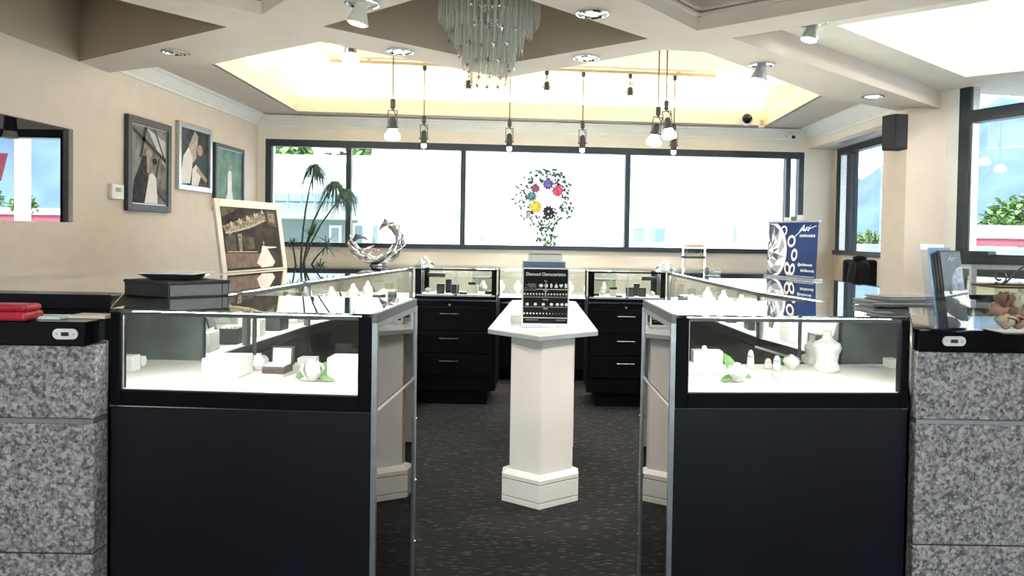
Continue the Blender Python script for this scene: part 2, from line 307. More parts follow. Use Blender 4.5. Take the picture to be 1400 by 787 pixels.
struct('trim_2', MB().prism([ep(0.23), ep(0.46), (ep(0.46)[0]-0.08, ep(0.46)[1]-0.03), (ep(0.23)[0]-0.08, ep(0.23)[1]-0.03)], 1.355, 1.385), 'frame')
w = MB(); w.box(5.24, 5.4, -3.4, 2.1, 0, 3.5); struct('wall_right_near', w, 'wall')
w = MB(); w.box(-3.3, 5.4, -3.4, -3.25, 0, 0.5); w.box(-3.3, 5.4, -3.4, -3.25, 2.45, 3.5); w.box(-3.3, -2.8, -3.4, -3.25, 0.5, 2.45); w.box(4.9, 5.4, -3.4, -3.25, 0.5, 2.45); struct('wall_rear', w, 'wall')
window('window_6', (4.9, -3.25), (-2.8, -3.25), 0.5, 2.45, (0.25, 0.5, 0.75))
# ---- ceiling: diagonal beams (low soffit), deep coffers, raised bays, cove tray
ZB, ZU = 2.57, 2.72
P1, P2, P3 = (1.023, 4.111), (3.355, 6.215), (5.3, 0.70)
far_edge = [(3.36, 6.27), (2.981, 6.288), (2.134, 5.705), (0.946, 4.43), (0.68, 4.391), (-0.307, 5.259), (-1.347, 4.336), (-2.235, 4.95), (-2.746, 5.093), (-3.3, 5.36)]
outer = [(-3.3, -3.4), (5.3, -3.4), P3, P1, P2]+far_edge
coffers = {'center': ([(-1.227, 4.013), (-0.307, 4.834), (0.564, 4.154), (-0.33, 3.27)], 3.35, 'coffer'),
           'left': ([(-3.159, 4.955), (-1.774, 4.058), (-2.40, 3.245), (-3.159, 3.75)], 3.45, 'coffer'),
           'near_right': ([(0.804, 3.978), (1.90, 3.10), (1.20, 2.21), (0.10, 3.085)], 3.3, 'ceil'),
           'near_left': ([(-1.49, 3.816), (-2.0, 3.38), (-1.45, 2.80), (-0.95, 3.19)], 3.3, 'cream')}
ceiling = struct('ceiling', fillpoly([outer]+[c[0] for c in coffers.values()], ZB), 'ceil')
def ring(pts, z0, z1, close=True):
    mb = MB(); n = len(pts)
    for i in range(n if close else n-1):
        a, b_ = pts[i], pts[(i+1) % n]; mb.quad((*a, z0), (*b_, z0), (*b_, z1), (*a, z1))
    return mb
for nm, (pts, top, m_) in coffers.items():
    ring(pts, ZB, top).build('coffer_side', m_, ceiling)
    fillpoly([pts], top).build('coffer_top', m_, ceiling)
for nm in ('near_right', 'near_left'):
    pts = coffers[nm][0]; mb = MB(); c = (sum(p[0] for p in pts)/4, sum(p[1] for p in pts)/4)
    for zz, k in ((ZB+0.075, 0.985), (ZB+0.10, 0.965)):
        q = [lerp(c, p, k) for p in pts]
        for i in range(4): mb.bar((*q[i], zz), (*q[(i+1) % 4], zz), 0.035, 0.014)
    mb.build('coffer_moulding', 'ceil', ceiling)
# right bay
sky = [(1.71, 4.355), (3.204, 5.637), (4.45, 4.65), (2.96, 3.35)]
fillpoly([[P1, P2, (5.3, 6.6), P3], sky], ZU).build('bay_soffit', 'cream', ceiling)
ring([P3, P1, P2], ZB, ZU, False).build('beam_face', 'ceil', ceiling)
ring(sky, ZU, 3.12).build('lightwell_side', 'white', ceiling); fillpoly([sky], 3.12).build('lightwell_top', 'white', ceiling)
# back soffit around the tray
T0, T1, T2, T3 = (-2.53, 5.035), (-2.651, 7.76), (2.455, 8.20), (2.385, 5.885)
fillpoly([[(-3.3, 5.36), (-2.746, 5.093), T0, T1, T2, T3, (2.981, 6.288), (3.36, 6.27), (3.36, 8.75), (-3.3, 8.2)]], ZU).build('back_soffit', 'ceil', ceiling)
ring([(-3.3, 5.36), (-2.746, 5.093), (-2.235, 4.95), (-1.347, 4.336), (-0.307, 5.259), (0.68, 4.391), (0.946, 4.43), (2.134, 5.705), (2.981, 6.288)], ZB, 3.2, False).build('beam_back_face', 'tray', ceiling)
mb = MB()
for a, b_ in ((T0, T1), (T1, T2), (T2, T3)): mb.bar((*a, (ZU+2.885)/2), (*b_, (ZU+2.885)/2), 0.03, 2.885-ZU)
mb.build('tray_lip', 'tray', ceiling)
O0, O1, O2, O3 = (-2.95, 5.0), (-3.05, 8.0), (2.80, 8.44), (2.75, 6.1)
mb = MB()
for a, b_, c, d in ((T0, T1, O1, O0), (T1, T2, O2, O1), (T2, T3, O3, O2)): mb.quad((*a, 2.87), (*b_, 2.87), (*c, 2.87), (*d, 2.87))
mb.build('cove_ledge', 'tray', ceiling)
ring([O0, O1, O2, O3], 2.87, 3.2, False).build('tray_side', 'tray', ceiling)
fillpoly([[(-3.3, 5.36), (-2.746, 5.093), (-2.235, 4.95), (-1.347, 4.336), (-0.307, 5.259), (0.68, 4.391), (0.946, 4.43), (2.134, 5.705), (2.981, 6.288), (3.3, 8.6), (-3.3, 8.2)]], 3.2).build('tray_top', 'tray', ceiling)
MB().box(-7.4, 5.6, -3.5, 8.95, 3.5, 3.6).build('roof_slab', 'ceil', ceiling)
# cove and lightwell tubes
def cove(label, a, b_, m_, r=0.018):
    t = thing('cove_light', label, 'light', (*lerp(a[:2], b_[:2], 0.5), a[2]))
    MB().tube([a, b_], r, 8).build('tube', m_, t, world=True)
    for p in (a, b_): MB().box(p[0]-.03, p[0]+.03, p[1]-.03, p[1]+.03, p[2]-.03, p[2]+.03).build('tube_holder', 'plastic', t, world=True)
cz = 2.91
cove('warm cove tube hidden along the left side of the lit ceiling tray', (-2.73, 5.3, cz), (-2.84, 7.8, cz), 'e_cove')
cove('warm cove tube hidden along the window side of the lit ceiling tray', (-2.6, 7.92, cz), (2.4, 8.35, cz), 'e_cove')
cove('warm cove tube hidden along the right side of the lit ceiling tray', (2.64, 8.15, cz), (2.58, 6.15, cz), 'e_cove')
for k, lab in ((0.28, 'white tube light high in the bright right lightwell, the nearer to the chandelier'), (0.72, 'white tube light high in the bright right lightwell, the nearer to the entrance')):
    a = lerp(sky[0], sky[3], k); b_ = lerp(sky[1], sky[2], k); cove(lab, (*lerp(a, b_, 0.08), 3.07), (*lerp(a, b_, 0.92), 3.07), 'e_sky', 0.03)
# crown mouldings
cp = [(0, 2.60), (0.018, 2.60), (0.022, 2.622), (0.03, 2.628), (0.085, 2.695), (0.10, 2.70), (0.105, ZU), (0, ZU)]
struct('trim_3', sweep(MB(), (XL, 5.25), (XL, 8.05), cp), 'crown')
struct('trim_4', sweep(MB(), BA, (3.05, 8.478), [(o_, z-0.01) for o_, z in cp]), 'crown')
struct('trim_5', sweep(MB(), (3.03, 8.50), (3.03, 6.17), [(0, 2.575), (0.015, 2.575), (0.02, 2.60), (0.03, 2.605), (0.12, 2.69), (0.13, 2.70), (0.135, ZU), (0, ZU)]), 'crown')
struct('baseboard_left', MB().box(XL, XL+0.015, -3.2, 8.0, 0, 0.1), 'wall')
# ================================================================== FURNITURE
def inset(poly, ds):
    n = len(poly); L = []
    for i in range(n):
        a = Vector(poly[i]); b_ = Vector(poly[(i+1) % n]); d = (b_-a).normalized(); nn = Vector((-d.y, d.x)); L.append((a+nn*ds[i], d))
    out = []
    for i in range(n):
        p, d = L[i-1]; q, e_ = L[i]; cr_ = d.x*e_.y-d.y*e_.x
        out.append(tuple(q) if abs(cr_) < 1e-5 else tuple(p+d*(((q-p).x*e_.y-(q-p).y*e_.x)/cr_)))
    return out
def showcase(name, label, poly, ztop, zdeck, types, group=None, kick=None, led=(0,), posts=None, band=0.045, lower='lam', shelf=None, rail='greyrail', zfloor=0.0, postw=0.032, railh=0.018, ledm='e_led', mir=()):
    """poly counter-clockwise; types per edge: glass / open / door / panel / smoked"""
    n = len(poly); c = (sum(p[0] for p in poly)/n, sum(p[1] for p in poly)/n, 0)
    t = thing(name, label, 'display case', c, 0, group); kick = kick or [0.06]*n
    MB().prism(inset(poly, kick), zfloor, zfloor+0.12).build('toe_kick', 'blk', t, world=True)
    zs = zdeck-band-0.012
    MB().prism(poly, zfloor+0.12 if max(kick) > 0 else 0.0, zs).build('cabinet', lower, t, world=True, bevel=0.002)
    MB().prism(inset(poly, [-0.003]*n), zs, zs+0.012).build('trim_strip', 'chrome', t, world=True)
    MB().prism(poly, zs+0.012, zdeck-0.004).build('bottom_rail', 'blk', t, world=True)
    MB().prism(inset(poly, [0.012]*n), zdeck-0.004, zdeck).build('deck', 'deck', t, world=True)
    pi_ = inset(poly, [0.001]*n)
    for i in range(n):
        a, b_ = poly[i], poly[(i+1) % n]
        d = (Vector(b_)-Vector(a)); L = d.length; d.normalize(); nn = Vector((-d.y, d.x))
        at = lambda s, o_: (a[0]+d.x*s+nn.x*o_, a[1]+d.y*s+nn.y*o_)
        ty = types[i]
        if posts is None or i in posts:
            MB().prism([at(0,0), at(postw,0), at(postw,postw*.8), at(0,postw*.8)], zdeck-0.004, ztop-0.012).build('corner_post', 'blk' if rail == 'blk' else rail, t, world=True)
        if ty != 'none':
            MB().prism([at(0,-0.002), at(L,-0.002), at(L,0.022), at(0,0.022)], ztop-0.012-railh, ztop-0.012).build('top_rail', rail, t, world=True)
        if ty in ('glass', 'door', 'smoked'):
            gm = 'smoked' if ty == 'smoked' else 'cglass'
            if ty == 'glass':
                MB().prism([at(0.005,0.006), at(L-0.005,0.006), at(L-0.005,0.011), at(0.005,0.011)], zdeck, ztop-0.012-railh).build('glass_pane', gm, t, world=True)
            else:
                for k, (s0, s1, o_) in enumerate(((0.02, L*.52, 0.006), (L*.48, L-0.02, 0.014))):
                    g = MB().prism([at(s0,o_), at(s1,o_), at(s1,o_+.005), at(s0,o_+.005)], zdeck+0.008, ztop-0.012-railh).build('sliding_door', gm, t, world=True)
                    if ty == 'door':
                        MB().prism([at(s1-.006,o_-.003), at(s1,o_-.003), at(s1,o_+.006), at(s1-.006,o_+.006)], zdeck+0.008, ztop-0.012-railh).build('door_edge', 'alu', g, world=True)
                MB().prism([at(0.01,-.002), at(L-.01,-.002), at(L-.01,.024), at(.01,.024)], zdeck-.002, zdeck+.012).build('door_track', 'alu', t, world=True)
                cx = at(L*.5, -0.004)
                if ty == 'door': MB().box(cx[0]-.012, cx[0]+.012, cx[1]-.012, cx[1]+.004, zdeck+.002, zdeck+.016).build('door_lock', 'darkmetal', t, world=True)
        if ty == 'panel': MB().prism([at(0,0), at(L,0), at(L,0.012), at(0,0.012)], zdeck, ztop-0.012).build('side_panel', 'white', t, world=True)
        if i in led:
            MB().prism([at(0.05,0.026), at(L-0.05,0.026), at(L-0.05,0.046), at(0.05,0.046)], ztop-0.019, ztop-0.013).build('light_bar', ledm, t, world=True)
    MB().prism(inset(poly, [-0.004]*n), ztop-0.012, ztop).build('glass_top', 'topglass', t, world=True)
    if shelf: MB().prism(inset(poly, [0.06]*n), shelf, shelf+0.006).build('glass_shelf', 'cglass', t, world=True)
    return t
ZT, ZR = 1.187, 1.165
# front cases either side of the aisle
LF = [(-1.428, 2.411), (-0.556, 2.367), (-0.530, 2.955), (-1.715, 2.985)]
RF = [(0.455, 2.498), (1.282, 2.555), (1.575, 3.17), (0.432, 3.06)]
def front_case(label, poly, aisle, led, sx0, sx1, posts_x):
    ty = ['glass', 'glass', 'none', 'glass']
    t = showcase('display_case', label, poly, ZT, 0.92, ty, None, [0.0]*4, led, (), rail='darkmetal', railh=0.010)
    a, b_ = poly[2], poly[3]; yb_ = lambda x: a[1]+(b_[1]-a[1])*(x-a[0])/(b_[0]-a[0])
    def pn(x0, x1, nm, m_, th=.006): MB().prism([(x0, yb_(x0)-.03), (x1, yb_(x1)-.03), (x1, yb_(x1)-.03+th), (x0, yb_(x0)-.03+th)], .922, ZT-.014).build(nm, m_, t, world=True)
    pn(sx0, sx1, 'rear_panel', 'greenpane'); xs = sorted([a[0], b_[0]])
    if sx0 > 0: pn(xs[0]+.03, sx0-.002, 'rear_glass', 'cglass')
    else: pn(sx1+.002, xs[1]-.03, 'rear_glass', 'cglass')
    for x in posts_x: pn(x-.006, x+.006, 'rear_post', 'darkmetal', .014)
    # wide black window frame on the front
    a, b_ = poly[0], poly[1]; d = (Vector(b_)-Vector(a)); L = d.length; d.normalize(); nn = Vector((-d.y, d.x))
    at = lambda s, o_: (a[0]+d.x*s+nn.x*o_, a[1]+d.y*s+nn.y*o_)
    w0, w1 = (0.034, 0.044) if aisle == 1 else (0.044, 0.03)
    MB().prism([at(0,-0.006), at(w0,-0.006), at(w0,0.03), at(0,0.03)], 0.866, ZT-.012).build('corner_post', 'blk', t, world=True, bevel=0.003)
    MB().prism([at(L-w1,-0.006), at(L,-0.006), at(L,0.03), at(L-w1,0.03)], 0.866, ZT-.012).build('corner_post', 'blk', t, world=True, bevel=0.003)
    MB().prism([at(w0,-0.006), at(L-w1,-0.006), at(L-w1,0.012), at(w0,0.012)], 0.866, 0.918).build('front_sill', 'blk', t, world=True, bevel=0.003)
    g = [at(w0,0.003), at(w0+.004,0.003), at(w0+.004,0.01), at(w0,0.01)]; MB().prism(g, .918, ZT-.016).build('glass_edge', 'alu', t, world=True)
    # full-height mirrored aisle panel in two leaves with a bright seam
    i = aisle; a, b_ = poly[i], poly[(i+1) % 4]
    d = (Vector(b_)-Vector(a)); L2 = d.length; d.normalize(); nn = Vector((-d.y, d.x))
    at2 = lambda s, o_: (a[0]+d.x*s+nn.x*o_, a[1]+d.y*s+nn.y*o_)
    for z0, z1 in ((0.03, 0.862), (0.874, ZT-0.05)):
        MB().prism([at2(0.004,-0.012), at2(L2-.004,-0.012), at2(L2-.004,-0.004), at2(0.004,-0.004)], z0, z1).build('mirror_panel', 'mirror', t, world=True)
    MB().prism([at2(0,-0.014), at2(L2,-0.014), at2(L2,-0.003), at2(0,-0.003)], 0.862, 0.874).build('mirror_seam', 'chrome', t, world=True)
    MB().prism([at2(-.004,-0.016), at2(L2,-0.016), at2(L2,0.0), at2(-.004,0.0)], ZT-0.03, ZT+.001).build('top_rail', 'greyrail', t, world=True)
    MB().prism([at2(-.002,-0.014), at2(L2,-0.014), at2(L2,-0.003), at2(-.002,-0.003)], ZT-0.05, ZT-0.03).build('glass_channel', 'alu', t, world=True)
    for s0, s1 in ((-0.006, 0.012), (L2-.012, L2+.004)) if aisle == 1 else ((-.004, .012), (L2-.012, L2+.006)):
        MB().prism([at2(s0,-0.019), at2(s1,-0.019), at2(s1,-0.002), at2(s0,-0.002)], 0.0, ZT-0.03).build('corner_trim', 'alu', t, world=True)
    for z in (0.2, 0.45, 0.7):
        s = L2 if aisle == 1 else 0.0
        p = at2(s, -0.02); MB().ell((p[0], p[1], z), (.006,.006,.006), 8, 6).build('screw', 'chrome', t, world=True)
    return t
lc = front_case('black front display case left of the aisle with white roses and an open ring box', LF, 1, (0,), -1.70, -1.375, (-1.375, -1.167))
rc = front_case('black front display case right of the aisle with tall white busts and roses', RF, 3, (0,), 1.27, 1.555, (1.27, 1.09))
for t_, pts in ((lc, [(-1.43, 2.413), (-1.455, 2.98), (-1.712, 2.98)]), (rc, [(1.284, 2.558), (1.572, 3.165), (1.34, 3.14)])):
    MB().prism(pts, ZT, ZT+.0008).build('top_cover', 'blk', t_, world=True)
# side runs, near and far sections
nl = showcase('display_case', 'glass topped showcase on the left run, near section under the leaning theatre photograph', [(-2.06, 3.03), (-1.435, 3.03), (-1.42, 3.5), (-1.372, 4.3), (-2.06, 4.3)], ZR, 0.90, ['none', 'glass', 'glass', 'none', 'door'], None, led=(1, 2), posts=(2, 3))
fl = showcase('display_case', 'glass topped showcase on the left run, far section with the dolphin sculpture on it', [(-2.06, 4.302), (-1.370, 4.302), (-1.118, 6.19), (-1.118, 6.78), (-2.0, 6.78)], ZR, 0.90, ['none', 'glass', 'none', 'glass', 'door'], None, led=(1,), posts=(2, 3))
fr = showcase('display_case', 'glass topped showcase on the right run, far section with the blue poster on it', [(1.19, 4.083), (2.12, 4.083), (2.02, 6.78), (1.045, 6.78), (1.045, 6.2)], ZR, 0.90, ['none', 'door', 'glass', 'none', 'glass'], None, led=(4,), posts=(3, 4), rail='greyrail')
nr = showcase('display_case', 'glass topped showcase on the right run, near section beside the grey folders', [(1.36, 3.205), (2.2, 3.205), (2.12, 4.081), (1.19, 4.081), (1.355, 3.354)], ZR, 0.90, ['none', 'door', 'none', 'glass', 'glass'], None, led=(3, 4), posts=(3,), rail='greyrail')
# back cabinets with drawers, seen from behind
def back_case(label, x0, x1, y0, y1, hx, hm, kl, kr):
    poly = [(x0, y0), (x1, y0), (x1, y1), (x0, y1)]
    t = showcase('drawer_display_case', label, poly, ZR, 0.925, ['door', 'glass', 'glass', 'glass'], 'drawer backed display cases beyond the table', [0.03, kr, 0.03, kl], led=(2,), rail='blk', band=0.03, lower='blk', postw=0.05, shelf=1.075, railh=0.012)
    z0 = 0.26
    for z1, z2 in ((0.63, 0.83), (0.44, 0.62), (0.25, 0.43)):
        dr = MB().box(x0+.02, x1-.02, y0-0.012, y0, z1, z2).build('drawer', 'blk', t, world=True, bevel=0.003)
        zz = z2-0.055; h = MB().tube([(hx-.075, y0-.012, zz), (hx-.075, y0-.035, zz), (hx+.075, y0-.035, zz), (hx+.075, y0-.012, zz)], 0.006, 6)
        h.build('drawer_handle', hm, dr, world=True)
    MB().lathe([(.009, 0), (.009, .01)], 12, T=Matrix.Translation((hx, y0, .85)) @ Matrix.Rotation(pi/2, 4, 'X')).build('lock', 'alu', t, world=True)
    return t
bl = back_case('black drawer cabinet with a glass case on top, left beyond the island table', -1.095, -0.405, 6.2, 6.72, -0.80, 'black', 0.0, 0.07)
br = back_case('black drawer cabinet with bright handles and a glass case, right beyond the island table', 0.375, 1.03, 6.2, 6.72, 0.70, 'chrome', 0.075, 0.0)
fc = showcase('display_case', 'far glass showcase on a black base behind the sign, nearest the window wall', [(-0.72, 7.25), (0.72, 7.28), (0.72, 7.75), (-0.72, 7.75)], 1.125, 0.83, ['glass', 'glass', 'door', 'glass'], None, led=(0,), posts=(), shelf=1.015, rail='chrome', railh=0.005, lower='blk', zfloor=0.0)
ec = showcase('display_case', 'tall dark display case in front of the right entrance window, behind the flower box', [(2.66, 4.55), (3.55, 4.55), (3.55, 4.98), (2.66, 4.98)], 1.315, 1.13, ['glass', 'glass', 'glass', 'glass'], None, led=(), posts=(0, 1), rail='alu', lower='blk', shelf=1.235)
# black cabinet behind the left granite counter
t = thing('counter_screen', 'long black counter back panel behind the left granite counter, under the beige wall', 'counter', (-2.3, 3.1, 0))
cpoly = [(-3.13, 2.90), (-1.722, 2.90), (-1.735, 3.01), (-3.13, 3.01)]
MB().prism(cpoly, 0.10, 1.125).build('body', 'lam', t, world=True, bevel=0.003); MB().prism(inset(cpoly, [-.012, -.008, -.008, 0]), 1.128, ZT).build('cabinet_top', 'lam', t, world=True, bevel=0.003)
MB().prism(inset(cpoly, [.03]*4), 0, 0.10).build('toe_kick', 'blk', t, world=True)
# granite counters
def granite_pier(label, slab_label, poly, spoly, y0, lockx):
    x0, x1, y1 = poly[0][0], poly[1][0], poly[2][1]
    t = thing('granite_counter', label, 'counter', ((x0+x1)/2, (y0+y1)/2, 0))
    zt = 1.072
    for z0, z1 in ((0.0, 0.40), (0.404, 0.823), (0.838, zt)):
        MB().prism(poly, z0, z1).build('granite_tile', 'gran', t, world=True, bevel=0.005)
    MB().prism(inset(poly, [.001]*5), 0.8235, 0.8375).build('joint_strip', 'alu', t, world=True)
    MB().prism(inset(poly, [.004]*5), 0.3995, 0.4045).build('joint', 'seam', t, world=True)
    s = thing('counter_slab', slab_label, 'countertop', ((x0+x1)/2, (y0+y1)/2, zt))
    MB().prism(spoly, zt, 1.150).build('slab', 'slab', s, world=True, bevel=0.004)
    yy = y0-.004; zz = 1.1115; w_, h_ = 0.040, 0.017; pts = []
    for k in range(24):
        a = 2*pi*k/24; pts.append((lockx+(w_-h_)*(1 if cos(a) > 0 else -1)+h_*cos(a), h_*sin(a)))
    mb = MB().prism(pts, 0, 0.004, Matrix.Translation((0, yy, zz)) @ Matrix.Rotation(pi/2, 4, 'X')); lp = mb.build('lock_plate', 'print_white', s, world=True)
    MB().box(lockx-.012, lockx+.012, yy-.0055, yy-.003, zz-.006, zz+.006).build('lock_slot', 'black', lp, world=True)
    for q in (-1, 1): MB().ell((lockx+q*.027, yy-.004, zz), (.0035, .0015, .0035), 8, 6).build('lock_screw', 'alu', lp, world=True)
    return t, s
granite_pier('grey granite counter left of the left front display case', 'black counter slab on the left granite with the red purse on it', [(-2.6, 2.33), (-1.436, 2.33), (-1.436, 2.405), (-1.475, 2.475), (-2.6, 2.475)], [(-2.6, 2.326), (-1.462, 2.326), (-1.462, 2.40), (-1.485, 2.475), (-2.6, 2.475)], 2.33, P(91, 456, y=2.33).x)
granite_pier('grey granite counter right of the right front display case', 'black counter slab on the right granite with the flower box on it', [(1.290, 2.51), (2.6, 2.51), (2.6, 3.0), (1.503, 3.0), (1.294, 2.56)], [(1.290, 2.506), (2.6, 2.506), (2.6, 3.0), (1.503, 3.0), (1.294, 2.56)], 2.51, P(1303, 467, y=2.51).x)
# island table
t = thing('island_table', 'long white island table with a pointed front on a plinth, standing in the aisle', 'table', (0, 4.8, 0))
tp = [(-.02, 3.785), (.302, 4.035), (.255, 5.82), (0, 5.95), (-.255, 5.84), (-.308, 4.045)]
MB().prism(tp, 0.902, 0.924).build('edge_band', 'edge', t, world=True, bevel=0.002); MB().prism(tp, 0.9242, 0.930).build('tabletop', 'top', t, world=True, bevel=0.002)
def ped(pts, z0, z1, nm, m_, par=None, b_=0.0): return MB().prism(pts, z0, z1).build(nm, m_, par or t, world=True, bevel=b_)
sh = [(-.005, 3.875), (.171, 4.0), (.171, 4.05), (-.174, 4.05), (-.174, 3.99)]; pl = [(-.007, 3.837), (.205, 3.985), (.205, 4.07), (-.213, 4.07), (-.213, 3.97)]
ped(sh, 0.15, 0.902, 'shaft', 'ped', b_=0.002)
pn = ped(pl, 0.0, 0.030, 'plinth', 'ped', b_=0.002); ped(inset(pl, [.004]*5), 0.03, 0.034, 'plinth_seam', 'seam', pn); ped(pl, 0.034, 0.125, 'plinth_panel', 'ped', pn, 0.002)
ped(inset(pl, [.004]*5), 0.125, 0.129, 'plinth_seam', 'seam', pn); ped(pl, 0.129, 0.152, 'plinth_cap', 'ped', pn, 0.002)
mb = MB(); q = inset(pl, [0.03]*5); n5 = 5; mb.add([(*p, .152) for p in pl]+[(*p, .172) for p in q], [(i, (i+1) % 5, 5+(i+1) % 5, 5+i) for i in range(5)]+[tuple(range(5, 10))]); mb.build('plinth_slope', 'ped', pn, world=True)
ped([(-.20, 4.95), (.215, 4.95), (.215, 5.4), (-.20, 5.4)], 0.02, 0.902, 'rear_shaft', 'ped'); ped([(-.18, 4.97), (.19, 4.97), (.19, 5.38), (-.18, 5.38)], 0.0, 0.02, 'rear_foot', 'seam')
# ================================================================== THINGS ON THE TABLE AND COUNTERS
def on(px, py, z): return P(px, py, z=z)
# --- sign
zt = 0.930; a = on(713, 447, zt); b_ = on(777, 447, zt); cx = (a+b_)/2
t = thing('sign', 'black framed sign reading Diamond Characteristics standing on the island table', 'sign', (cx.x, a.y, zt+.001))
TL = Matrix.Rotation(radians(-5), 4, 'X'); sw, sh_ = 0.134, 0.338
MB().box(-sw-.004, sw+.004, -.012, .03, 0, .012).build('foot', 'alu', t)
MB().box(-sw, sw, 0, .012, .008, sh_, TL).build('frame', 'print_white', t, bevel=.002)
MB().box(-sw+.008, sw-.008, -.0015, .001, .022, sh_-.009, TL).build('board', 'print_black', t)
bs = MB().bar((0, .02, .25), (0, .10, .008), .06, .006, (1,0,0)).build('strut', 'alu', t)
def sg(x, z): return TL @ Vector((x, -.0022, z))
R5 = (pi/2-radians(5), 0, 0)
text('sign_title', 'Diamond Characteristics', .0255, sg(0, .292), 'print_white', t, R5, sx=.88, bold=.0006)
for w_, z in (('Cut', .258), ('Color', .204), ('Clarity', .154), ('Carat', .103)): text('sign_heading', w_, .011, sg(0, z), 'print_white', t, R5, bold=.0002)
def flat(pts, nm, m_, par, T=None, y=0.0): return MB().add([(p[0], y, p[1]) for p in pts], [tuple(range(len(pts)))], T).build(nm, m_, par)
def disc(cx_, cz_, rx, rz_, n=14): return [(cx_+rx*cos(2*pi*k/n), cz_+rz_*sin(2*pi*k/n)) for k in range(n)]
TS = TL @ Matrix.Translation((0, -.0022, 0))
shp = [disc(-.026, .236, .012, .010), disc(.003, .236, .010, .012), disc(.032, .236, .007, .013), [(.060, .250), (.050, .232), (.053, .225), (.060, .223), (.067, .225), (.070, .232)], [(.088, .224), (.077, .238), (.079, .245), (.084, .246), (.088, .241), (.092, .246), (.097, .245), (.099, .238)], [(.108, .248), (.122, .248), (.122, .224), (.108, .224)]]
for s_ in shp: flat(s_, 'diamond_picture', 'print_white', t, TS)
for k in range(15): flat(disc(-.118+k*.0168, .188, .0055, .0045, 10), 'diamond_picture', 'print_white', t, TS)
for x in (-.103, -.057, -.012, .034, .068, .094, .119): flat(disc(x, .130, .0095, .0085), 'diamond_picture', 'print_white', t, TS)
for k in range(14): flat(disc(-.12+k*.0182, .078, .0062-.0003*k, .0055-.00027*k, 10), 'diamond_picture', 'print_white' if k < 9 else 'print_grey', t, TS)
for z, x0, x1, m_ in ((.213, -.05, .124, 'print_white'), (.209, -.124, -.05, 'print_grey'), (.168, -.124, .124, 'print_grey'), (.113, -.124, .124, 'print_grey'), (.052, -.124, .124, 'print_white')):
    flat([(x0, z), (x1, z), (x1, z+.0035), (x0, z+.0035)], 'sign_rule', m_, t, TS)
for x0, x1, z in ((-.10, -.058, .243), (-.112, -.052, .236), (-.10, -.058, .229), (-.118, -.10, .220), (-.09, -.075, .220), (-.066, -.05, .220), (-.11, -.04, .040), (.06, .115, .040)):
    flat([(x0, z), (x1, z), (x1, z+.003), (x0, z+.003)], 'sign_fine_print', 'print_grey', t, TS)
for k in range(15): flat([(-.122+k*.0168, .176), (-.113+k*.0168, .176), (-.113+k*.0168, .179), (-.122+k*.0168, .179)], 'sign_fine_print', 'print_grey', t, TS)
# --- blue card stand behind the sign, and a small white block
t = thing('card_stand', 'blue card in a white stand just behind the black sign', 'card stand', (cx.x-.005, a.y+.16, zt))
MB().box(-.135, .125, 0, .016, 0, .372).build('backboard', 'print_white', t, bevel=.002); MB().box(-.126, .118, -.003, .0, .02, .366).build('blue_card', 'bluebook', t)
MB().box(-.10, .10, .02, .028, 0, .418).build('rear_card', 'print_white', t); MB().box(-.098, .096, .017, .0195, .408, .414).build('clip_rod', 'darkmetal', t)
p = on(706, 440, zt); t = thing('price_block', 'small cream block on the island table left of the sign', 'block', (p.x, p.y, zt), radians(25)); MB().box(-.035, .035, -.012, .012, 0, .042).build('block', 'cream2', t, bevel=.002); MB().box(-.03, .03, -.0135, -.012, .006, .034).build('card', 'print_white', t)
# --- stacked grey-black box and tray on the left
p = on(230, 407, ZT+.001); pr = on(313, 403.5, ZT+.001); pl_ = on(170, 402.5, ZT+.001)
u = Vector((pr.x-p.x, pr.y-p.y)); v_ = Vector((pl_.x-p.x, pl_.y-p.y)); ang = math.atan2(u.y, u.x)
L = u.length; Wd = 0.30
t = thing('storage_box', 'flat grey and black box under the tray, at the left front case corner', 'box', (p.x, p.y, ZT+.001), ang)
q = Vector((cos(ang), sin(ang))); lx = v_.dot(q); ly = max(0.12, v_.dot(Vector((-q.y, q.x))))
qd = [(0, 0), (L, 0), (L+lx*.9, ly+.1), (lx, ly)]
MB().prism(qd, 0, .050).build('body', 'charcoal', t, bevel=.002)
MB().prism(inset(qd, [-.003]*4), .050, .062).build('lid', 'charcoal', t, bevel=.002)
MB().box(.006, L-.03, -.004, 0, .006, .047).build('front_plate', 'greybox', t); MB().box(L-.026, L-.006, -.004, 0, .006, .047).build('front_plate', 'greybox', t)
zc_ = ZT+.064; a = on(205, 381, zc_); b_ = on(268, 382, zc_); c = (a+b_)/2
t = thing('tray', 'black tray with a white rim lying on the flat grey box', 'tray', (c.x, c.y+.03, zc_))
hw = (b_-a).length/2
mb = MB(); lo = [(-hw*.75, -.06), (hw*.75, -.06), (hw*.75, .06), (-hw*.75, .06)]; hi = [(-hw*1.2, -.09), (hw*1.2, -.09), (hw*1.2, .09), (-hw*1.2, .09)]
mb.add([(*p_, 0) for p_ in lo]+[(*p_, .022) for p_ in hi], [(3,2,1,0), (0,1,5,4), (1,2,6,5), (2,3,7,6), (3,0,4,7)]); mb.build('tray_body', 'charcoal', t)
MB().prism(hi, .0225, .028).build('tray_rim', 'print_white', t, bevel=.002)
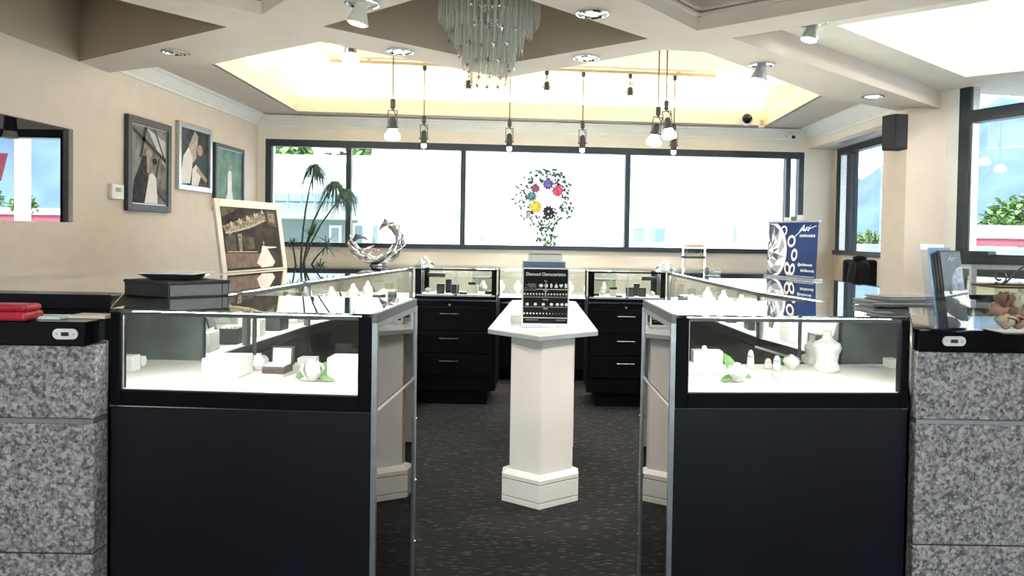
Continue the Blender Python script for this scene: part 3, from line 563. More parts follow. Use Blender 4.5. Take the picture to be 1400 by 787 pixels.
# --- red purse and papers on the left slab
zs = 1.151
p = on(0, 440, zs); t = thing('purse', 'red leather purse on the left black counter slab at the picture edge', 'purse', (p.x-.02, p.y+.02, zs))
MB().box(-.10, .085, 0, .09, .0, .030).build('lower_body', 'red', t, bevel=.010); MB().box(-.10, .082, .004, .086, .030, .052).build('flap', 'red', t, bevel=.010); MB().box(-.02, .0, -.004, .002, .02, .036).build('clasp', 'brass', t)
p = on(54, 436.5, zs); t = tag(MB().box(p.x-.075, p.x+.065, p.y, p.y+.07, zs, zs+.010).build('paper_pad', 'mint', bevel=.001), 'mint paper pad beside the red purse on the left slab', 'paper')
p = on(118, 436, zs); t = tag(MB().box(p.x-.07, p.x+.055, p.y+.01, p.y+.09, zs, zs+.010).build('paper_pad', 'paper', bevel=.001), 'cream paper pad on the left slab next to the left front case', 'paper')
# --- leaning theatre photograph
A = on(305, 374, ZR); B = on(393, 367, ZR); wv = Vector((B.x-A.x, B.y-A.y)); Lw = wv.length
t = thing('framed_photograph', 'large pale framed theatre photograph of a dancer in white leaning on the left run', 'picture', ((A.x+B.x)/2, (A.y+B.y)/2, ZR+.002), math.atan2(wv.y, wv.x))
TT = Matrix.Rotation(radians(-8), 4, 'X'); H = .50; h2 = Lw/2; fb = .052
for x0, x1, z0, z1 in ((-h2, -h2+fb, 0, H), (h2-fb, h2, 0, H), (-h2+fb, h2-fb, H-fb, H), (-h2+fb, h2-fb, 0, .012)):
    MB().box(x0, x1, 0, .022, z0, z1, TT).build('frame_rail', 'wood', t, bevel=.003)
MB().box(-h2+fb, h2-fb, .008, .014, .012, H-fb, TT).build('print', mat('sepia_stage_print', (.050, .042, .036), .6, var=.5, scale=9, spec=.05), t)
def pic(pts, nm, m_, y=.0072, T=TT): return MB().add([(x, y, z) for x, z in pts], [tuple(range(len(pts)))], T).build(nm, m_, t)
sep1 = mat('sepia_gold', (.24, .20, .145), .6, var=.7, scale=70, spec=.05); sep2 = mat('sepia_floor', (.20, .145, .125), .6, var=.2, spec=.05); sep3 = mat('sepia_cloth', (.78, .66, .60), .5, var=.1); sep4 = mat('sepia_wall', (.10, .085, .07), .6, var=.4, spec=.05)
xx = lambda f_: -h2+fb+(2*h2-2*fb)*f_
zz = lambda f_: .012+(H-fb-.012)*f_
pic([(xx(.02), zz(.04)), (xx(.62), zz(.04)), (xx(.60), zz(.25)), (xx(.02), zz(.28))], 'printed_floor', sep2)
pic([(xx(.02), zz(.70)), (xx(.35), zz(.82)), (xx(.75), zz(.96)), (xx(.78), zz(.80)), (xx(.45), zz(.66)), (xx(.2), zz(.62)), (xx(.12), zz(.55)), (xx(.06), zz(.60))], 'printed_balcony', sep1)
pic([(xx(.25), zz(.30)), (xx(.30), zz(.30)), (xx(.32), zz(.58)), (xx(.25), zz(.58))], 'printed_column', sep1); pic([(xx(.33), zz(.33)), (xx(.52), zz(.33)), (xx(.52), zz(.52)), (xx(.33), zz(.54))], 'printed_doorway', sep4)
gold_ = mat('sepia_pale_gold', (.42, .37, .28), .6, var=.5, scale=90, spec=.05)
pic([(xx(.02), zz(.84)), (xx(.20), zz(.92)), (xx(.30), zz(.99)), (xx(.02), zz(.99))], 'printed_gallery', sep4, .0069)
pic([(xx(.80), zz(.75)), (xx(.97), zz(.70)), (xx(.97), zz(.97)), (xx(.80), zz(.97))], 'printed_side_panel', sep4, .0069); pic([(xx(.83), zz(.79)), (xx(.94), zz(.76)), (xx(.94), zz(.93)), (xx(.83), zz(.93))], 'printed_side_panel', sep1, .0067)
for k in range(9):
    pic(disc(xx(.10+.075*k), zz(.665+.033*k), .013, .013, 10), 'printed_scroll', gold_ if k % 2 else sep4, .0068); pic(disc(xx(.16+.07*k), zz(.74+.026*k), .012, .016, 10), 'printed_scroll', sep4 if k % 2 else gold_, .0066)
pic([(xx(.05), zz(.60)), (xx(.25), zz(.64)), (xx(.50), zz(.71)), (xx(.74), zz(.82)), (xx(.74), zz(.80)), (xx(.50), zz(.685)), (xx(.25), zz(.615)), (xx(.05), zz(.58))], 'printed_cornice', gold_, .0065)
pic([(xx(.03), zz(.32)), (xx(.20), zz(.32)), (xx(.20), zz(.56)), (xx(.03), zz(.54))], 'printed_doorway', sep4, .0069)
pic([(xx(.05), zz(.31)), (xx(.55), zz(.29)), (xx(.55), zz(.275)), (xx(.05), zz(.29))], 'printed_ledge', gold_, .0066)
pic([(xx(.52), zz(.10)), (xx(.60), zz(.02)), (xx(.80), zz(.03)), (xx(.86), zz(.10)), (xx(.76), zz(.30)), (xx(.70), zz(.38)), (xx(.65), zz(.38)), (xx(.62), zz(.28))], 'printed_gown', sep3, .0064)
pic(disc(xx(.68), zz(.43), .012, .016, 12), 'printed_head', sep1, .0062); pic([(xx(.70), zz(.37)), (xx(.92), zz(.36)), (xx(.92), zz(.345)), (xx(.70), zz(.33))], 'printed_arm', sep3, .0062)
bp_ = MB().bar(TT @ Vector((0, .022, H*.75)), (0, .26, .008), .05, .008, (1,0,0)).build('easel_strut', 'wood', t)
# --- pictures on the left wall
def wallpic(label, c0, c1, fm, pm, fw, mat_white=False):
    a_ = P(*c0, x=XL+.02); b2 = P(*c1, x=XL+.02); w_ = abs(b2.y-a_.y); h_ = a_.z-b2.z
    t = thing('framed_picture', label, 'picture', (XL+.001, (a_.y+b2.y)/2, b2.z), pi/2)
    for x0, x1, z0, z1 in ((-w_/2, -w_/2+fw, 0, h_), (w_/2-fw, w_/2, 0, h_), (-w_/2+fw, w_/2-fw, h_-fw, h_), (-w_/2+fw, w_/2-fw, 0, fw)):
        MB().box(x0, x1, -.035, 0, z0, z1).build('frame_rail', fm, t, bevel=.003)
    MB().box(-w_/2+fw, w_/2-fw, -.016, -.002, fw, h_-fw).build('print', pm, t)
    s = .006
    for x0, x1, z0, z1 in ((-w_/2+fw, -w_/2+fw+s, fw, h_-fw), (w_/2-fw-s, w_/2-fw, fw, h_-fw), (-w_/2+fw, w_/2-fw, h_-fw-s, h_-fw), (-w_/2+fw, w_/2-fw, fw, fw+s)):
        MB().box(x0, x1, -.024, -.016, z0, z1).build('inner_bead', 'alu', t)
    X = lambda f_: -w_/2+fw+(w_-2*fw)*f_
    Z = lambda f_: fw+(h_-2*fw)*f_
    def pp(pts, nm, m_, y=-.0165): return MB().add([(X(x), y, Z(z)) for x, z in pts], [tuple(range(len(pts)))]).build(nm, m_, t)
    return pp
g1 = mat('photo_grey', (.19, .18, .18), .6, var=.6, scale=9, spec=.05); skin = mat('photo_skin', (.42, .29, .23), .6, spec=.05); suit = mat('photo_suit', (.035, .035, .04), .6, var=.5, spec=.05); gown = mat('photo_gown', (.66, .62, .57), .5); strip = mat('photo_beam', (.05, .05, .05), .6, spec=.05); light = mat('photo_light', (.45, .45, .45), .5)
pp = wallpic('black framed photograph of a couple under slanting beams, beside the thermostat', (173, 155), (232, 291), 'charcoal', g1, .055)
pp([(.45, .98), (.98, .85), (.98, .5), (.75, .7)], 'printed_window', light)
for q in ([(.0, .93), (.04, .97), (1, .62), (1, .56)], [(.38, 1), (.46, 1), (.30, .6), (.24, .6)], [(.62, 1), (.66, 1), (.98, .6), (.98, .55)], [(.35, .36), (.37, .40), (.98, .08), (.98, .03)], [(.76, .62), (.81, .62), (.62, .02), (.56, .02)]): pp(q, 'printed_beam', strip, -.0168)
pp([(.05, .02), (.40, .02), (.48, .35), (.42, .62), (.33, .62), (.22, .45), (.1, .3)], 'printed_suit', suit, -.0171); pp([(.38, .02), (.75, .02), (.70, .36), (.58, .42), (.5, .38), (.44, .2)], 'printed_gown', gown, -.0174)
pp([(x, z) for x, z in disc(.50, .66, .08, .05)], 'printed_head', skin, -.0177); pp(disc(.66, .57, .07, .045), 'printed_head', suit, -.0178); pp([(.44, .6), (.52, .6), (.50, .40), (.44, .42)], 'printed_arm', skin, -.0179)
pp = wallpic('silver framed photograph of an embracing couple, middle of the three wall pictures', (243, 164), (288, 264), 'alu', mat('photo_dusk', (.055, .062, .065), .6, var=.6, scale=8, spec=.05), .04)
pp([(.02, .02), (.35, .05), (.45, .5), (.30, .68), (.12, .5)], 'printed_veil', gown); pp([(.4, .02), (.62, .02), (.72, .2), (.55, .4), (.42, .3)], 'printed_gown', gown, -.0168); pp([(.5, .3), (.95, .2), (.98, .5), (.7, .6), (.6, .5)], 'printed_suit', mat('photo_teal', (.05, .085, .08), .6, spec=.05), -.0167)
pp([(.30, .7), (.5, .98), (.62, .9), (.55, .5), (.45, .42)], 'printed_hair', mat('photo_hair', (.36, .30, .24), .5, var=.3), -.0170); pp(disc(.68, .66, .09, .10), 'printed_head', skin, -.0172); pp([(.55, .28), (.9, .10), (.95, .16), (.7, .3), (.6, .38)], 'printed_arm', skin, -.0174)
pp = wallpic('black framed teal photograph, third wall picture nearest the window, above the theatre photograph', (293, 194), (332, 290), 'charcoal', mat('photo_mint', (.15, .25, .225), .6, var=.35, scale=7, spec=.05), .035)
pp([(.45, .2), (.62, .2), (.60, .62), (.52, .66), (.46, .6)], 'printed_figure', gown); pp(disc(.55, .70, .05, .035), 'printed_head', skin, -.0168); pp([(.3, .02), (.7, .02), (.62, .3), (.45, .25)], 'printed_gown', gown, -.0167)
# --- thermostat
a = P(147, 253, x=XL); b_ = P(165, 273, x=XL); t = thing('thermostat', 'small white thermostat on the beige wall left of the pictures', 'thermostat', (XL+.001, (a.y+b_.y)/2, b_.z), pi/2)
MB().box(-.075, .075, -.03, 0, 0, .11).build('housing', 'plastic', t, bevel=.006); MB().box(-.03, .03, -.033, -.03, .055, .085).build('display', 'print_grey', t)
# --- blue poster
A = on(1048, 377.5, ZR); B = on(1114.5, 384, ZR); wv = Vector((B.x-A.x, B.y-A.y)); Lw = wv.length; h2 = Lw/2; H = .413
t = thing('poster_stand', 'navy blue diamond poster in a roll up stand on the right run', 'poster', ((A.x+B.x)/2, (A.y+B.y)/2, ZR+.002), math.atan2(wv.y, wv.x))
TT = Matrix.Rotation(radians(-2), 4, 'X')
MB().box(-h2-.01, h2+.01, -.02, .05, 0, .012).build('base', 'alu', t); MB().box(-h2, h2, 0, .004, .012, H, TT).build('banner', 'blue', t); MB().box(-h2-.015, h2+.015, -.006, .012, H-.004, H+.010, TT).build('top_bar', 'alu', t); MB().tube([(0, .03, .012), (0, .02, H)], .006, 8).build('pole', 'alu', t)
random.seed(3); R_c = h2*.82; cxp, czp = -h2, .195; ns = 26
def dq(r, a_): return (max(-h2, cxp+r*cos(a_)), min(H-.01, max(.014, czp+r*sin(a_))))
def pf(pts, nm, m_, y): return MB().add([(x, y, z) for x, z in pts], [tuple(range(len(pts)))], TT).build(nm, m_, t)
pf([dq(R_c, -pi/2+pi*k/20) for k in range(21)], 'printed_diamond', 'print_white', -.0008)
fm = [mat('facet_%s' % n_, c_, .3, var=.2) for n_, c_ in (('dark', (.05, .05, .07)), ('mid', (.30, .30, .34)), ('pale', (.7, .7, .72)))]
for ri in range(3):
    for k in range(9):
        a0 = -pi/2+pi*k/9; a1 = a0+pi/9; r0 = R_c*(.02+.29*ri); r1 = R_c*(.02+.29*(ri+1))
        for tri in ([dq(r0, a0), dq(r1, a0), dq(r1, a1)], [dq(r0, a0), dq(r1, a1), dq(r0, a1)]): pf(tri, 'printed_facet', random.choice(fm), -.0013)
def pring(cx_, cz_, rx, rz_, th, rot, m_):
    mb = MB(); n = 18; c_, s_ = cos(rot), sin(rot); vs = []
    for k in range(n):
        for q in (1.0, 1-th): x, z = rx*q*cos(2*pi*k/n), rz_*q*sin(2*pi*k/n); vs.append((cx_+x*c_-z*s_, -.0014, cz_+x*s_+z*c_))
    mb.add(vs, [(2*k, (2*k+2) % (2*n), (2*k+3) % (2*n), 2*k+1) for k in range(n)], TT).build('printed_ring', m_, t)
rose_ = mat('printed_rosegold', (.75, .62, .52), .4)
U = lambda f_: -h2+2*h2*f_
pring(U(.33), H*.845, .042, .038, .35, .5, 'print_white'); pring(U(.50), H*.66, .048, .044, .4, .4, rose_); pring(U(.57), H*.42, .036, .046, .45, -.2, rose_); pring(U(.44), H*.17, .034, .050, .45, .3, rose_); pring(U(.54), H*.16, .030, .046, .45, -.3, 'print_white')
text('poster_script', 'Ari', .068, TT @ Vector((U(.74), -.0015, H*.835)), 'print_white', t, (pi/2-radians(2), 0, 0), shear=.45, sx=1.25)
mb = MB().tube([TT @ Vector((U(.56), -.0015, H*.74)), TT @ Vector((U(.70), -.0015, H*.86)), TT @ Vector((U(.80), -.0015, H*.86)), TT @ Vector((U(.97), -.0015, H*.93))], .0022, 5); mb.build('poster_flourish', 'print_white', t)
text('poster_name', 'DIAMONDS', .026, TT @ Vector((U(.81), -.0015, H*.735)), 'print_white', t, (pi/2-radians(2), 0, 0), sx=1.25)
for w_, z, x in (('@aridiamonds', .235, .79), ('#aridiamonds', .135, .84)): text('poster_handle', w_, .030, TT @ Vector((U(x), -.0015, H*z)), 'print_white', t, (pi/2-radians(2), 0, 0), sx=.9)
pf([(U(.45), .018), (U(.98), .018), (U(.98), .024), (U(.45), .024)], 'poster_fine_print', 'print_grey', -.0015)
c = Vector(((A.x+B.x)/2+.0, (A.y+B.y)/2+.10, 0)); q = P(1085, 303, y=c.y+.1)
t = thing('card_holder', 'small white cards in a clear holder just behind the blue poster', 'card holder', (q.x, c.y+.1, ZR+.002)); MB().box(-.02, .02, -.005, .02, 0, q.z-ZR-.03).build('stem', 'acr', t); 
for k in (-1, 0, 1): MB().box(k*.05-.022, k*.05+.022, .0, .004, q.z-ZR-.04, q.z-ZR+.04+.01*k).build('card', 'print_white' if k else 'leaf', t)
# --- grey folders on the right
zf = ZT+.001
t = thing('folder', 'closed grey folder on the right front case near the brochure holder', 'folder', (1.43, 2.97, ZT+.002), radians(6)); MB().box(-.14, .12, -.08, .08, .0, .012).build('lower_cover', 'greybox', t, bevel=.004); MB().box(-.13, .11, -.075, .075, .012, .018).build('pages', 'print_white', t); MB().box(-.14, .12, -.08, .08, .018, .024).build('upper_cover', 'edge', t, bevel=.003)
t = thing('folder', 'grey folder lying on top of the other, tilted, near the brochure holder', 'folder', (1.45, 2.97, ZT+.027), radians(17)); MB().box(-.12, .12, -.07, .07, 0, .006).build('lower_cover', 'edge', t, bevel=.003); MB().box(-.11, .11, -.065, .065, .006, .012).build('pages', 'print_white', t); MB().box(-.12, .12, -.07, .07, .012, .017).build('upper_cover', 'edge', t, bevel=.003)
# --- brochure holder
zs2 = 1.151
p = on(1301, 450, zs2); t = thing('brochure_holder', 'clear acrylic holder of dark brochures on the right black slab', 'brochure holder', (p.x, p.y, zs2), radians(28))
TB = Matrix.Rotation(radians(-9), 4, 'X')
MB().box(-.07, .07, -.06, .07, 0, .004).build('base', 'acr', t); MB().box(-.065, .065, .034, .038, .004, .30, TB).build('back_plate', 'acr', t); MB().box(-.065, .065, -.034, -.030, .004, .13, TB).build('front_plate', 'acr', t)
for s in (-1, 1): MB().box(s*.065-.0015, s*.065+.0015, -.034, .038, .004, .13, TB).build('side_plate', 'acr', t)
for k in range(3): MB().box(-.058, .058, -.026+k*.011, -.018+k*.011, .006, .27-.004*k, TB).build('brochure', 'charcoal', t)
MB().box(-.058, .058, .008, .014, .006, .285, TB).build('rear_brochure', mat('pale_blue_card', (.25, .48, .75), .4), t)
MB().box(-.055, .055, -.0285, -.0265, .008, .265, TB).build('front_brochure', mat('grey_blue_brochure', (.20, .23, .27), .4, var=.2), t)
mb = MB(); n = 18; mb.add([(.055-.0+.07*cos(pi/2+pi*k/n)*.95, -.0291, .15+.065*sin(pi/2+pi*k/n)) for k in range(n+1)], [tuple(range(n+1))], TB); mb.build('printed_diamond', mat('printed_facets', (.45, .52, .66), .3, var=.5, scale=60), t)
text('brochure_script', 'Ari', .034, TB @ Vector((0, -.0292, .232)), 'print_white', t, (pi/2-radians(9), 0, 0), shear=.4)
# --- flower box (glass planter with scroll handle)
p = on(1362, 455, zs2); t = thing('flower_box', 'clear tapered planter of silk flowers with a scroll handle on the right slab', 'flower box', (p.x+.11, p.y+.03, zs2))
hw0, hw1, hd0, hd1, hh = .105, .135, .06, .075, .155
mb = MB(); mb.add([(-hw0,-hd0,.002),(hw0,-hd0,.002),(hw0,hd0,.002),(-hw0,hd0,.002),(-hw1,-hd1,hh),(hw1,-hd1,hh),(hw1,hd1,hh),(-hw1,hd1,hh)], [(3,2,1,0),(0,1,5,4),(1,2,6,5),(2,3,7,6),(3,0,4,7)]); mb.build('glass_body', glass('amber_glass', (.97, .93, .85), .45), t)
for a_, b2 in (((-hw1,-hd1,hh),(hw1,-hd1,hh)), ((hw1,-hd1,hh),(hw1,hd1,hh)), ((hw1,hd1,hh),(-hw1,hd1,hh)), ((-hw1,hd1,hh),(-hw1,-hd1,hh))): MB().tube([a_, b2], .004, 6).build('rim', 'brass', t)
MB().box(-hw0, hw0, -hd0, hd0, 0, .004).build('base', 'brass', t)
def scroll(s):
    pts = [(s*(.0+.10*k/10), 0, hh+.035+.03*cos(pi*k/10*1.2)) for k in range(11)]
    for k in range(14): a_ = -pi/2+2*pi*k/12*1.0; r = .026*(1-k/20); pts.append((s*(.105+0*r)+s*(-.02)+s*r*cos(a_)*-1, 0, hh+.03+r*sin(a_)))
    return pts
for s in (-1, 1): MB().tube(scroll(s), .0035, 6).build('scroll_handle', 'pewter', t)
def blossom(c_, r, seed, nm='flower', m_='petal', par=None, layers=3):
    rnd = random.Random(seed); mb = MB()
    for l in range(layers):
        n = 5; rr = r*(1-.27*l); op = .95-.34*l
        for k in range(n):
            a_ = 2*pi*(k+.5*l)/n+rnd.uniform(-.15, .15); vs = []
            for i in range(4):
                f_ = i/3; rad = rr*(.25+.80*sin(f_*pi*.74))*(.62+.38*op); z = -r*.62+r*(1.35+.16*l)*f_
                for j in range(4):
                    w_ = (j/3-.5)*1.45*(1-.45*f_*f_); vs.append((c_[0]+rad*cos(a_+w_), c_[1]+rad*sin(a_+w_), c_[2]+z))
            mb.add(vs, [(i*4+j, i*4+j+1, (i+1)*4+j+1, (i+1)*4+j) for i in range(3) for j in range(3)])
    mb.ell((c_[0], c_[1], c_[2]+.05*r), (r*.62, r*.62, r*.82), 10, 6)
    return mb.build(nm, m_, par, smooth=True)
random.seed(5)
fcols = [mat('silk_'+n_, c_, .7, var=.15) for n_, c_ in (('cream', (.75, .66, .55)), ('pink', (.62, .38, .34)), ('brown', (.30, .19, .15)), ('white', (.82, .80, .74)))]
for k in range(15): blossom(((k % 5-2)*.040+random.uniform(-.008, .008), (-.03, .022, -.012)[k//5]+random.uniform(-.006, .006), .036+(k//5)*.036), .032, k, 'silk_flower', fcols[k % 4], t, 2)
def leafmb(mb, c_, d, L_, w_, droop=.2, up=(0,0,1)):
    d = Vector(d).normalized(); u_ = Vector(up); s_ = d.cross(u_)
    if s_.length < .05: s_ = d.cross(Vector((1, 0, 0)))
    s_.normalize(); u_ = s_.cross(d); c_ = Vector(c_); vs = []; prof = [.12, .8, 1.0, .7, .05]
    for i, q in enumerate(prof):
        f_ = i/4; m0 = c_+d*L_*f_-u_*droop*L_*f_*f_; vs += [m0-s_*w_*q*.5+u_*w_*.12*q, m0, m0+s_*w_*q*.5+u_*w_*.12*q]
    return mb.add(vs, [(i*3+j, i*3+j+1, i*3+j+4, i*3+j+3) for i in range(4) for j in range(2)])
for k in range(6): leafmb(MB(), ((k-2.5)*.035, -.045, .03), (cos(k*2.1), -.2, .5), .05, .03).build('leaf', 'leaf', t)
# --- contents of the front cases
ZD = 0.921
def rose(px, py, r, leaves, label, seed, z=ZD, group=None):
    p_ = on(px, py, z+.0); t_ = thing('rose', label, 'flower', (p_.x, p_.y, z), 0, group)
    blossom((0, 0, r*.75), r, seed, 'bloom', 'petal', t_)
    for k, (ang_, el, L_, w_) in enumerate(leaves):
        leafmb(MB(), (r*.55*cos(ang_), r*.4*sin(ang_), r*.6), (cos(ang_), .3*sin(ang_), el), L_, w_, .25, (0, -1, .5)).build('leaf', 'leaf', t_)
    MB().tube([(0, 0, .006), (.03, .04, .006)], .003, 6).build('stem', 'leaf', t_)
    return t_
rose(354, 506, .036, [(2.6, -.2, .03, .02)], 'white rose left of the open ring box in the left front case', 1)
rose(427, 521, .043, [(.25, .95, .075, .040), (-.3, -.1, .07, .042), (3.0, -.25, .045, .03)], 'white rose with green leaves right of the ring box in the left front case', 2)
rose(1008, 522, .040, [(1.9, .9, .09, .04), (-2.6, -.3, .05, .025), (.1, -.15, .035, .02)], 'white rose with upright leaf, leftmost bloom in the right front case', 3)
rose(1082, 505, .034, [(2.7, .4, .055, .034)], 'white rose in the middle of the right front case', 4)
rose(1100, 496, .022, [(.2, .35, .035, .025), (2.9, .3, .035, .02)], 'small white bud with green leaves deep in the right front case', 6)
# ring box
p = on(379, 513, ZD); t = thing('ring_box', 'open brown ring box with cream lining in the left front case', 'ring box', (p.x, p.y, ZD), radians(-4))
MB().box(-.043, .043, -.035, .04, .012, .036).build('lower_half', 'brown', t, bevel=.004); MB().box(-.036, .036, -.03, .035, 0, .012).build('box_stand', 'cream2', t, bevel=.002); MB().box(-.037, .037, -.029, .034, .036, .044).build('ring_pad', 'deck', t, bevel=.004)
mb = MB().box(-.043, .043, .034, .054, .036, .105, Matrix.Rotation(radians(-6), 4, 'X')); mb.build('lid', 'brown', t, bevel=.004); MB().box(-.034, .034, .0325, .034, .044, .098, Matrix.Rotation(radians(-6), 4, 'X')).build('lid_lining', 'cream2', t)
def block(px, py, w_, d_, h_, name, label, cat='stand', m_='deck', rz=0.0, z=ZD, group=None):
    p_ = on(px, py, z); t_ = thing(name, label, cat, (p_.x, p_.y+d_/2, z), rz, group)
    MB().box(-w_/2, w_/2, -d_/2, d_/2, 0, h_).build('riser', m_, t_, bevel=.003); return t_
def holes(t_, w_, h_, n):
    for k in range(n): MB().ell((-w_*.38+w_*.76*k/max(1, n-1), 0, h_+.006), (.006, .006, .009), 8, 6).build('ring_finger', 'cream2', t_)
t_ = block(172, 508, .055, .05, .058, 'display_block', 'white display block in the left rear corner of the left front case')
p = on(189, 500, ZD); t = thing('bracelet_roll', 'white bracelet roll beside the corner block in the left front case', 'roll', (p.x, p.y, ZD)); MB().tube([(-.022, 0, .02), (.022, 0, .02)], .02, 14).build('roll', 'deck', t, smooth=False); MB().box(-.015, .015, -.015, .015, 0, .006).build('foot', 'deck', t)
block(300, 517, .13, .14, .07, 'display_block', 'wide low white platform left of centre in the left front case')
block(468, 522, .11, .10, .085, 'display_block', 'square white platform against the right end of the left front case')
block(418, 500, .07, .06, .03, 'display_block', 'low white pad behind the leafy rose in the left front case')
t_ = block(968, 512, .115, .06, .092, 'display_block', 'tall white display block at the left end of the right front case'); MB().ell((-.01, 0, .099), (.011, .011, .011), 10, 6).build('ring_finger', 'deck', t_)
t_ = block(952, 512, .07, .05, .045, 'display_block', 'low white display block in the left corner of the right front case')
block(1100, 520, .20, .08, .018, 'display_block', 'long flat white pad in the middle of the right front case')
block(1222, 504, .04, .06, .04, 'display_block', 'small white block at the right end of the right front case')
def bust(px, py, h_, w_, label, z=ZD, group=None, m_='deck'):
    p_ = on(px, py, z); t_ = thing('jewellery_bust', label, 'bust', (p_.x, p_.y, z), 0, group)
    MB().lathe([(w_*.44, 0), (w_*.46, h_*.06), (w_*.36, h_*.22), (w_*.40, h_*.42), (w_*.5, h_*.58), (w_*.44, h_*.70), (w_*.2, h_*.80), (w_*.15, h_*.9), (w_*.16, h_)], 14).build('torso', m_, t_, smooth=False); MB().tube([(-w_*.3, -w_*.42, h_*.6), (0, -w_*.52, h_*.5), (w_*.3, -w_*.42, h_*.6)], .002, 5).build('necklace', 'cream2', t_); return t_
def cone(px, py, h_, label, z=ZD, group=None):
    p_ = on(px, py, z); t_ = thing('ring_cone', label, 'ring stand', (p_.x, p_.y, z), 0, group); MB().lathe([(.018, 0), (.016, .01), (.013, h_*.7), (.009, h_*.92), (.004, h_)], 12).build('cone', 'deck', t_, smooth=True); MB().lathe([(.0128, h_*.62), (.015, h_*.65), (.0128, h_*.68)], 12).build('ring', 'silver', t_); return t_
cone(1026, 503, .075, 'tall white ring cone behind the leftmost rose in the right front case'); cone(1050, 503, .04, 'short white ring cone right of the tall one in the right front case'); cone(1062, 506, .06, 'white ring cone left of the middle rose in the right front case')
bust(1130, 506, .16, .115, 'tall white necklace bust right of centre in the right front case'); bust(1110, 497, .12, .07, 'small white necklace bust behind the green bud in the right front case')
# --- contents of the two drawer-backed cases
def flatbox(px, py, z, w_, h_, label, m_='black', group=None, d_=.04, y=None):
    p_ = on(px, py, z); t_ = thing('jewellery_box', label, 'box', (p_.x, max(p_.y, 6.28) if y is None else y, z), 0, group); MB().box(-w_/2, w_/2, 0, d_, 0, h_).build('box', m_, t_, bevel=.002); MB().box(-w_*.36, w_*.36, -.0015, 0, h_*.14, h_*.86).build('face', 'print_grey' if m_ == 'black' else 'black', t_); return t_
zb_ = .926
P6 = lambda px: (px-745)/1000*6.45
def item(px, w_, h_, label, m_='black', y=6.42, z=zb_, d_=.05):
    t_ = thing('jewellery_box', label, 'box', ((px-745)/1000*y, y, z)); MB().box(-w_/2, w_/2, 0, d_, 0, h_).build('box', m_, t_, bevel=.002); MB().box(-w_*.34, w_*.34, -.0015, 0, h_*.16, h_*.84).build('face', 'charcoal' if m_ == 'black' else 'cream2', t_); return t_
LC, RC = 'in the left drawer backed case', 'in the right drawer backed case'
item(603, .065, .085, 'black box with grey face standing at left '+LC); item(614, .05, .12, 'taller black box behind, in the middle '+LC, y=6.52); item(623, .062, .08, 'black box at centre front '+LC); item(646, .11, .075, 'cream display card '+LC, 'cream2', y=6.5); item(646, .062, .025, 'small black pad lying on the cream card '+LC, z=zb_+.076, y=6.5); item(670, .075, .03, 'flat black box at the right end '+LC); item(634, .065, .02, 'flat black tray at centre right '+LC, y=6.36); item(597, .16, .02, 'long black tray on the upper glass shelf '+LC, z=1.082, y=6.5)
item(816, .06, .025, 'flat black box at the left end '+RC); item(840, .06, .06, 'cream box with dark lid at left '+RC, 'cream2'); item(840, .062, .02, 'black lid pad on the cream box '+RC, z=zb_+.061); item(848, .05, .015, 'thin black tray at centre left '+RC, y=6.36); item(863, .07, .08, 'black box at centre '+RC); item(872, .05, .11, 'taller black box behind centre '+RC, y=6.52); item(880, .06, .08, 'black box right of centre '+RC); item(889, .13, .02, 'long black tray on the upper glass shelf '+RC, z=1.082, y=6.5)
def smallrose(x, y, z, label, seed): 
    t_ = thing('rose', label, 'flower', (x, y, z)); blossom((0, 0, .022), .028, seed, 'bloom', 'petal', t_); leafmb(MB(), (.01, 0, .01), (1, 0, .3), .06, .03).build('leaf', 'darkleaf', t_); leafmb(MB(), (-.01, 0, .01), (-1, 0, .1), .05, .03).build('leaf', 'darkleaf', t_)
smallrose(P6(586), 6.45, zb_, 'small rose with dark leaves at left '+LC, 11); smallrose(P6(825), 6.45, zb_, 'small rose with dark leaves at left '+RC, 12); smallrose(P6(893), 6.45, zb_, 'small rose with dark leaves at right '+RC, 13)
# --- jewellery stands inside the side runs and the far case
random.seed(21)
def stands(n, a_, b2, z, grp, label, inw):
    base = {}; ORD = ['nearest', 'second', 'third', 'fourth', 'fifth']
    for k in range(n):
        f_ = (k+.5)/n; x = a_[0]+(b2[0]-a_[0])*f_+inw*(.10+.15*(k % 2)+random.uniform(-.015, .015)); y = a_[1]+(b2[1]-a_[1])*f_
        kind = k % 4
        if kind not in base:
            t_ = thing(('stand_block', 'jewellery_bust', 'ring_display', 'earring_card')[kind], label[kind], 'jewellery stand', (x, y, z), radians(90)*(1 if inw < 0 else -1), grp[kind])
            if kind == 0: MB().box(-.05, .05, -.025, .025, 0, .09).build('riser', 'deck', t_, bevel=.003); holes(t_, .1, .09, 4)
            if kind == 1: MB().lathe([(.03, 0), (.03, .008), (.011, .014), (.012, .04), (.042, .075), (.038, .105), (.018, .135), (.013, .16)], 12).build('torso', 'cream2', t_, smooth=True); MB().tube([(-.02, -.036, .10), (0, -.044, .085), (.02, -.036, .10)], .002, 5).build('necklace', 'silver', t_)
            if kind == 2: MB().box(-.055, .055, -.045, .045, 0, .075).build('tray', 'charcoal', t_, bevel=.003); [MB().box(-.045, .045, -.036+.02*q, -.024+.02*q, .075, .085).build('ring_roll', 'cream2', t_) for q in range(4)]
            if kind == 3: MB().box(-.04, .04, 0, .006, .004, .12, Matrix.Rotation(radians(-15), 4, 'X')).build('card', 'brown', t_); MB().box(-.034, .034, -.002, 0, .012, .112, Matrix.Rotation(radians(-15), 4, 'X')).build('card_face', 'charcoal', t_)
            base[kind] = t_
        else: dup(base[kind], (x, y, z), radians(90)*(1 if inw < 0 else -1)+random.uniform(-.2, .2), label='%s %s' % (ORD[k//4], label[kind]))
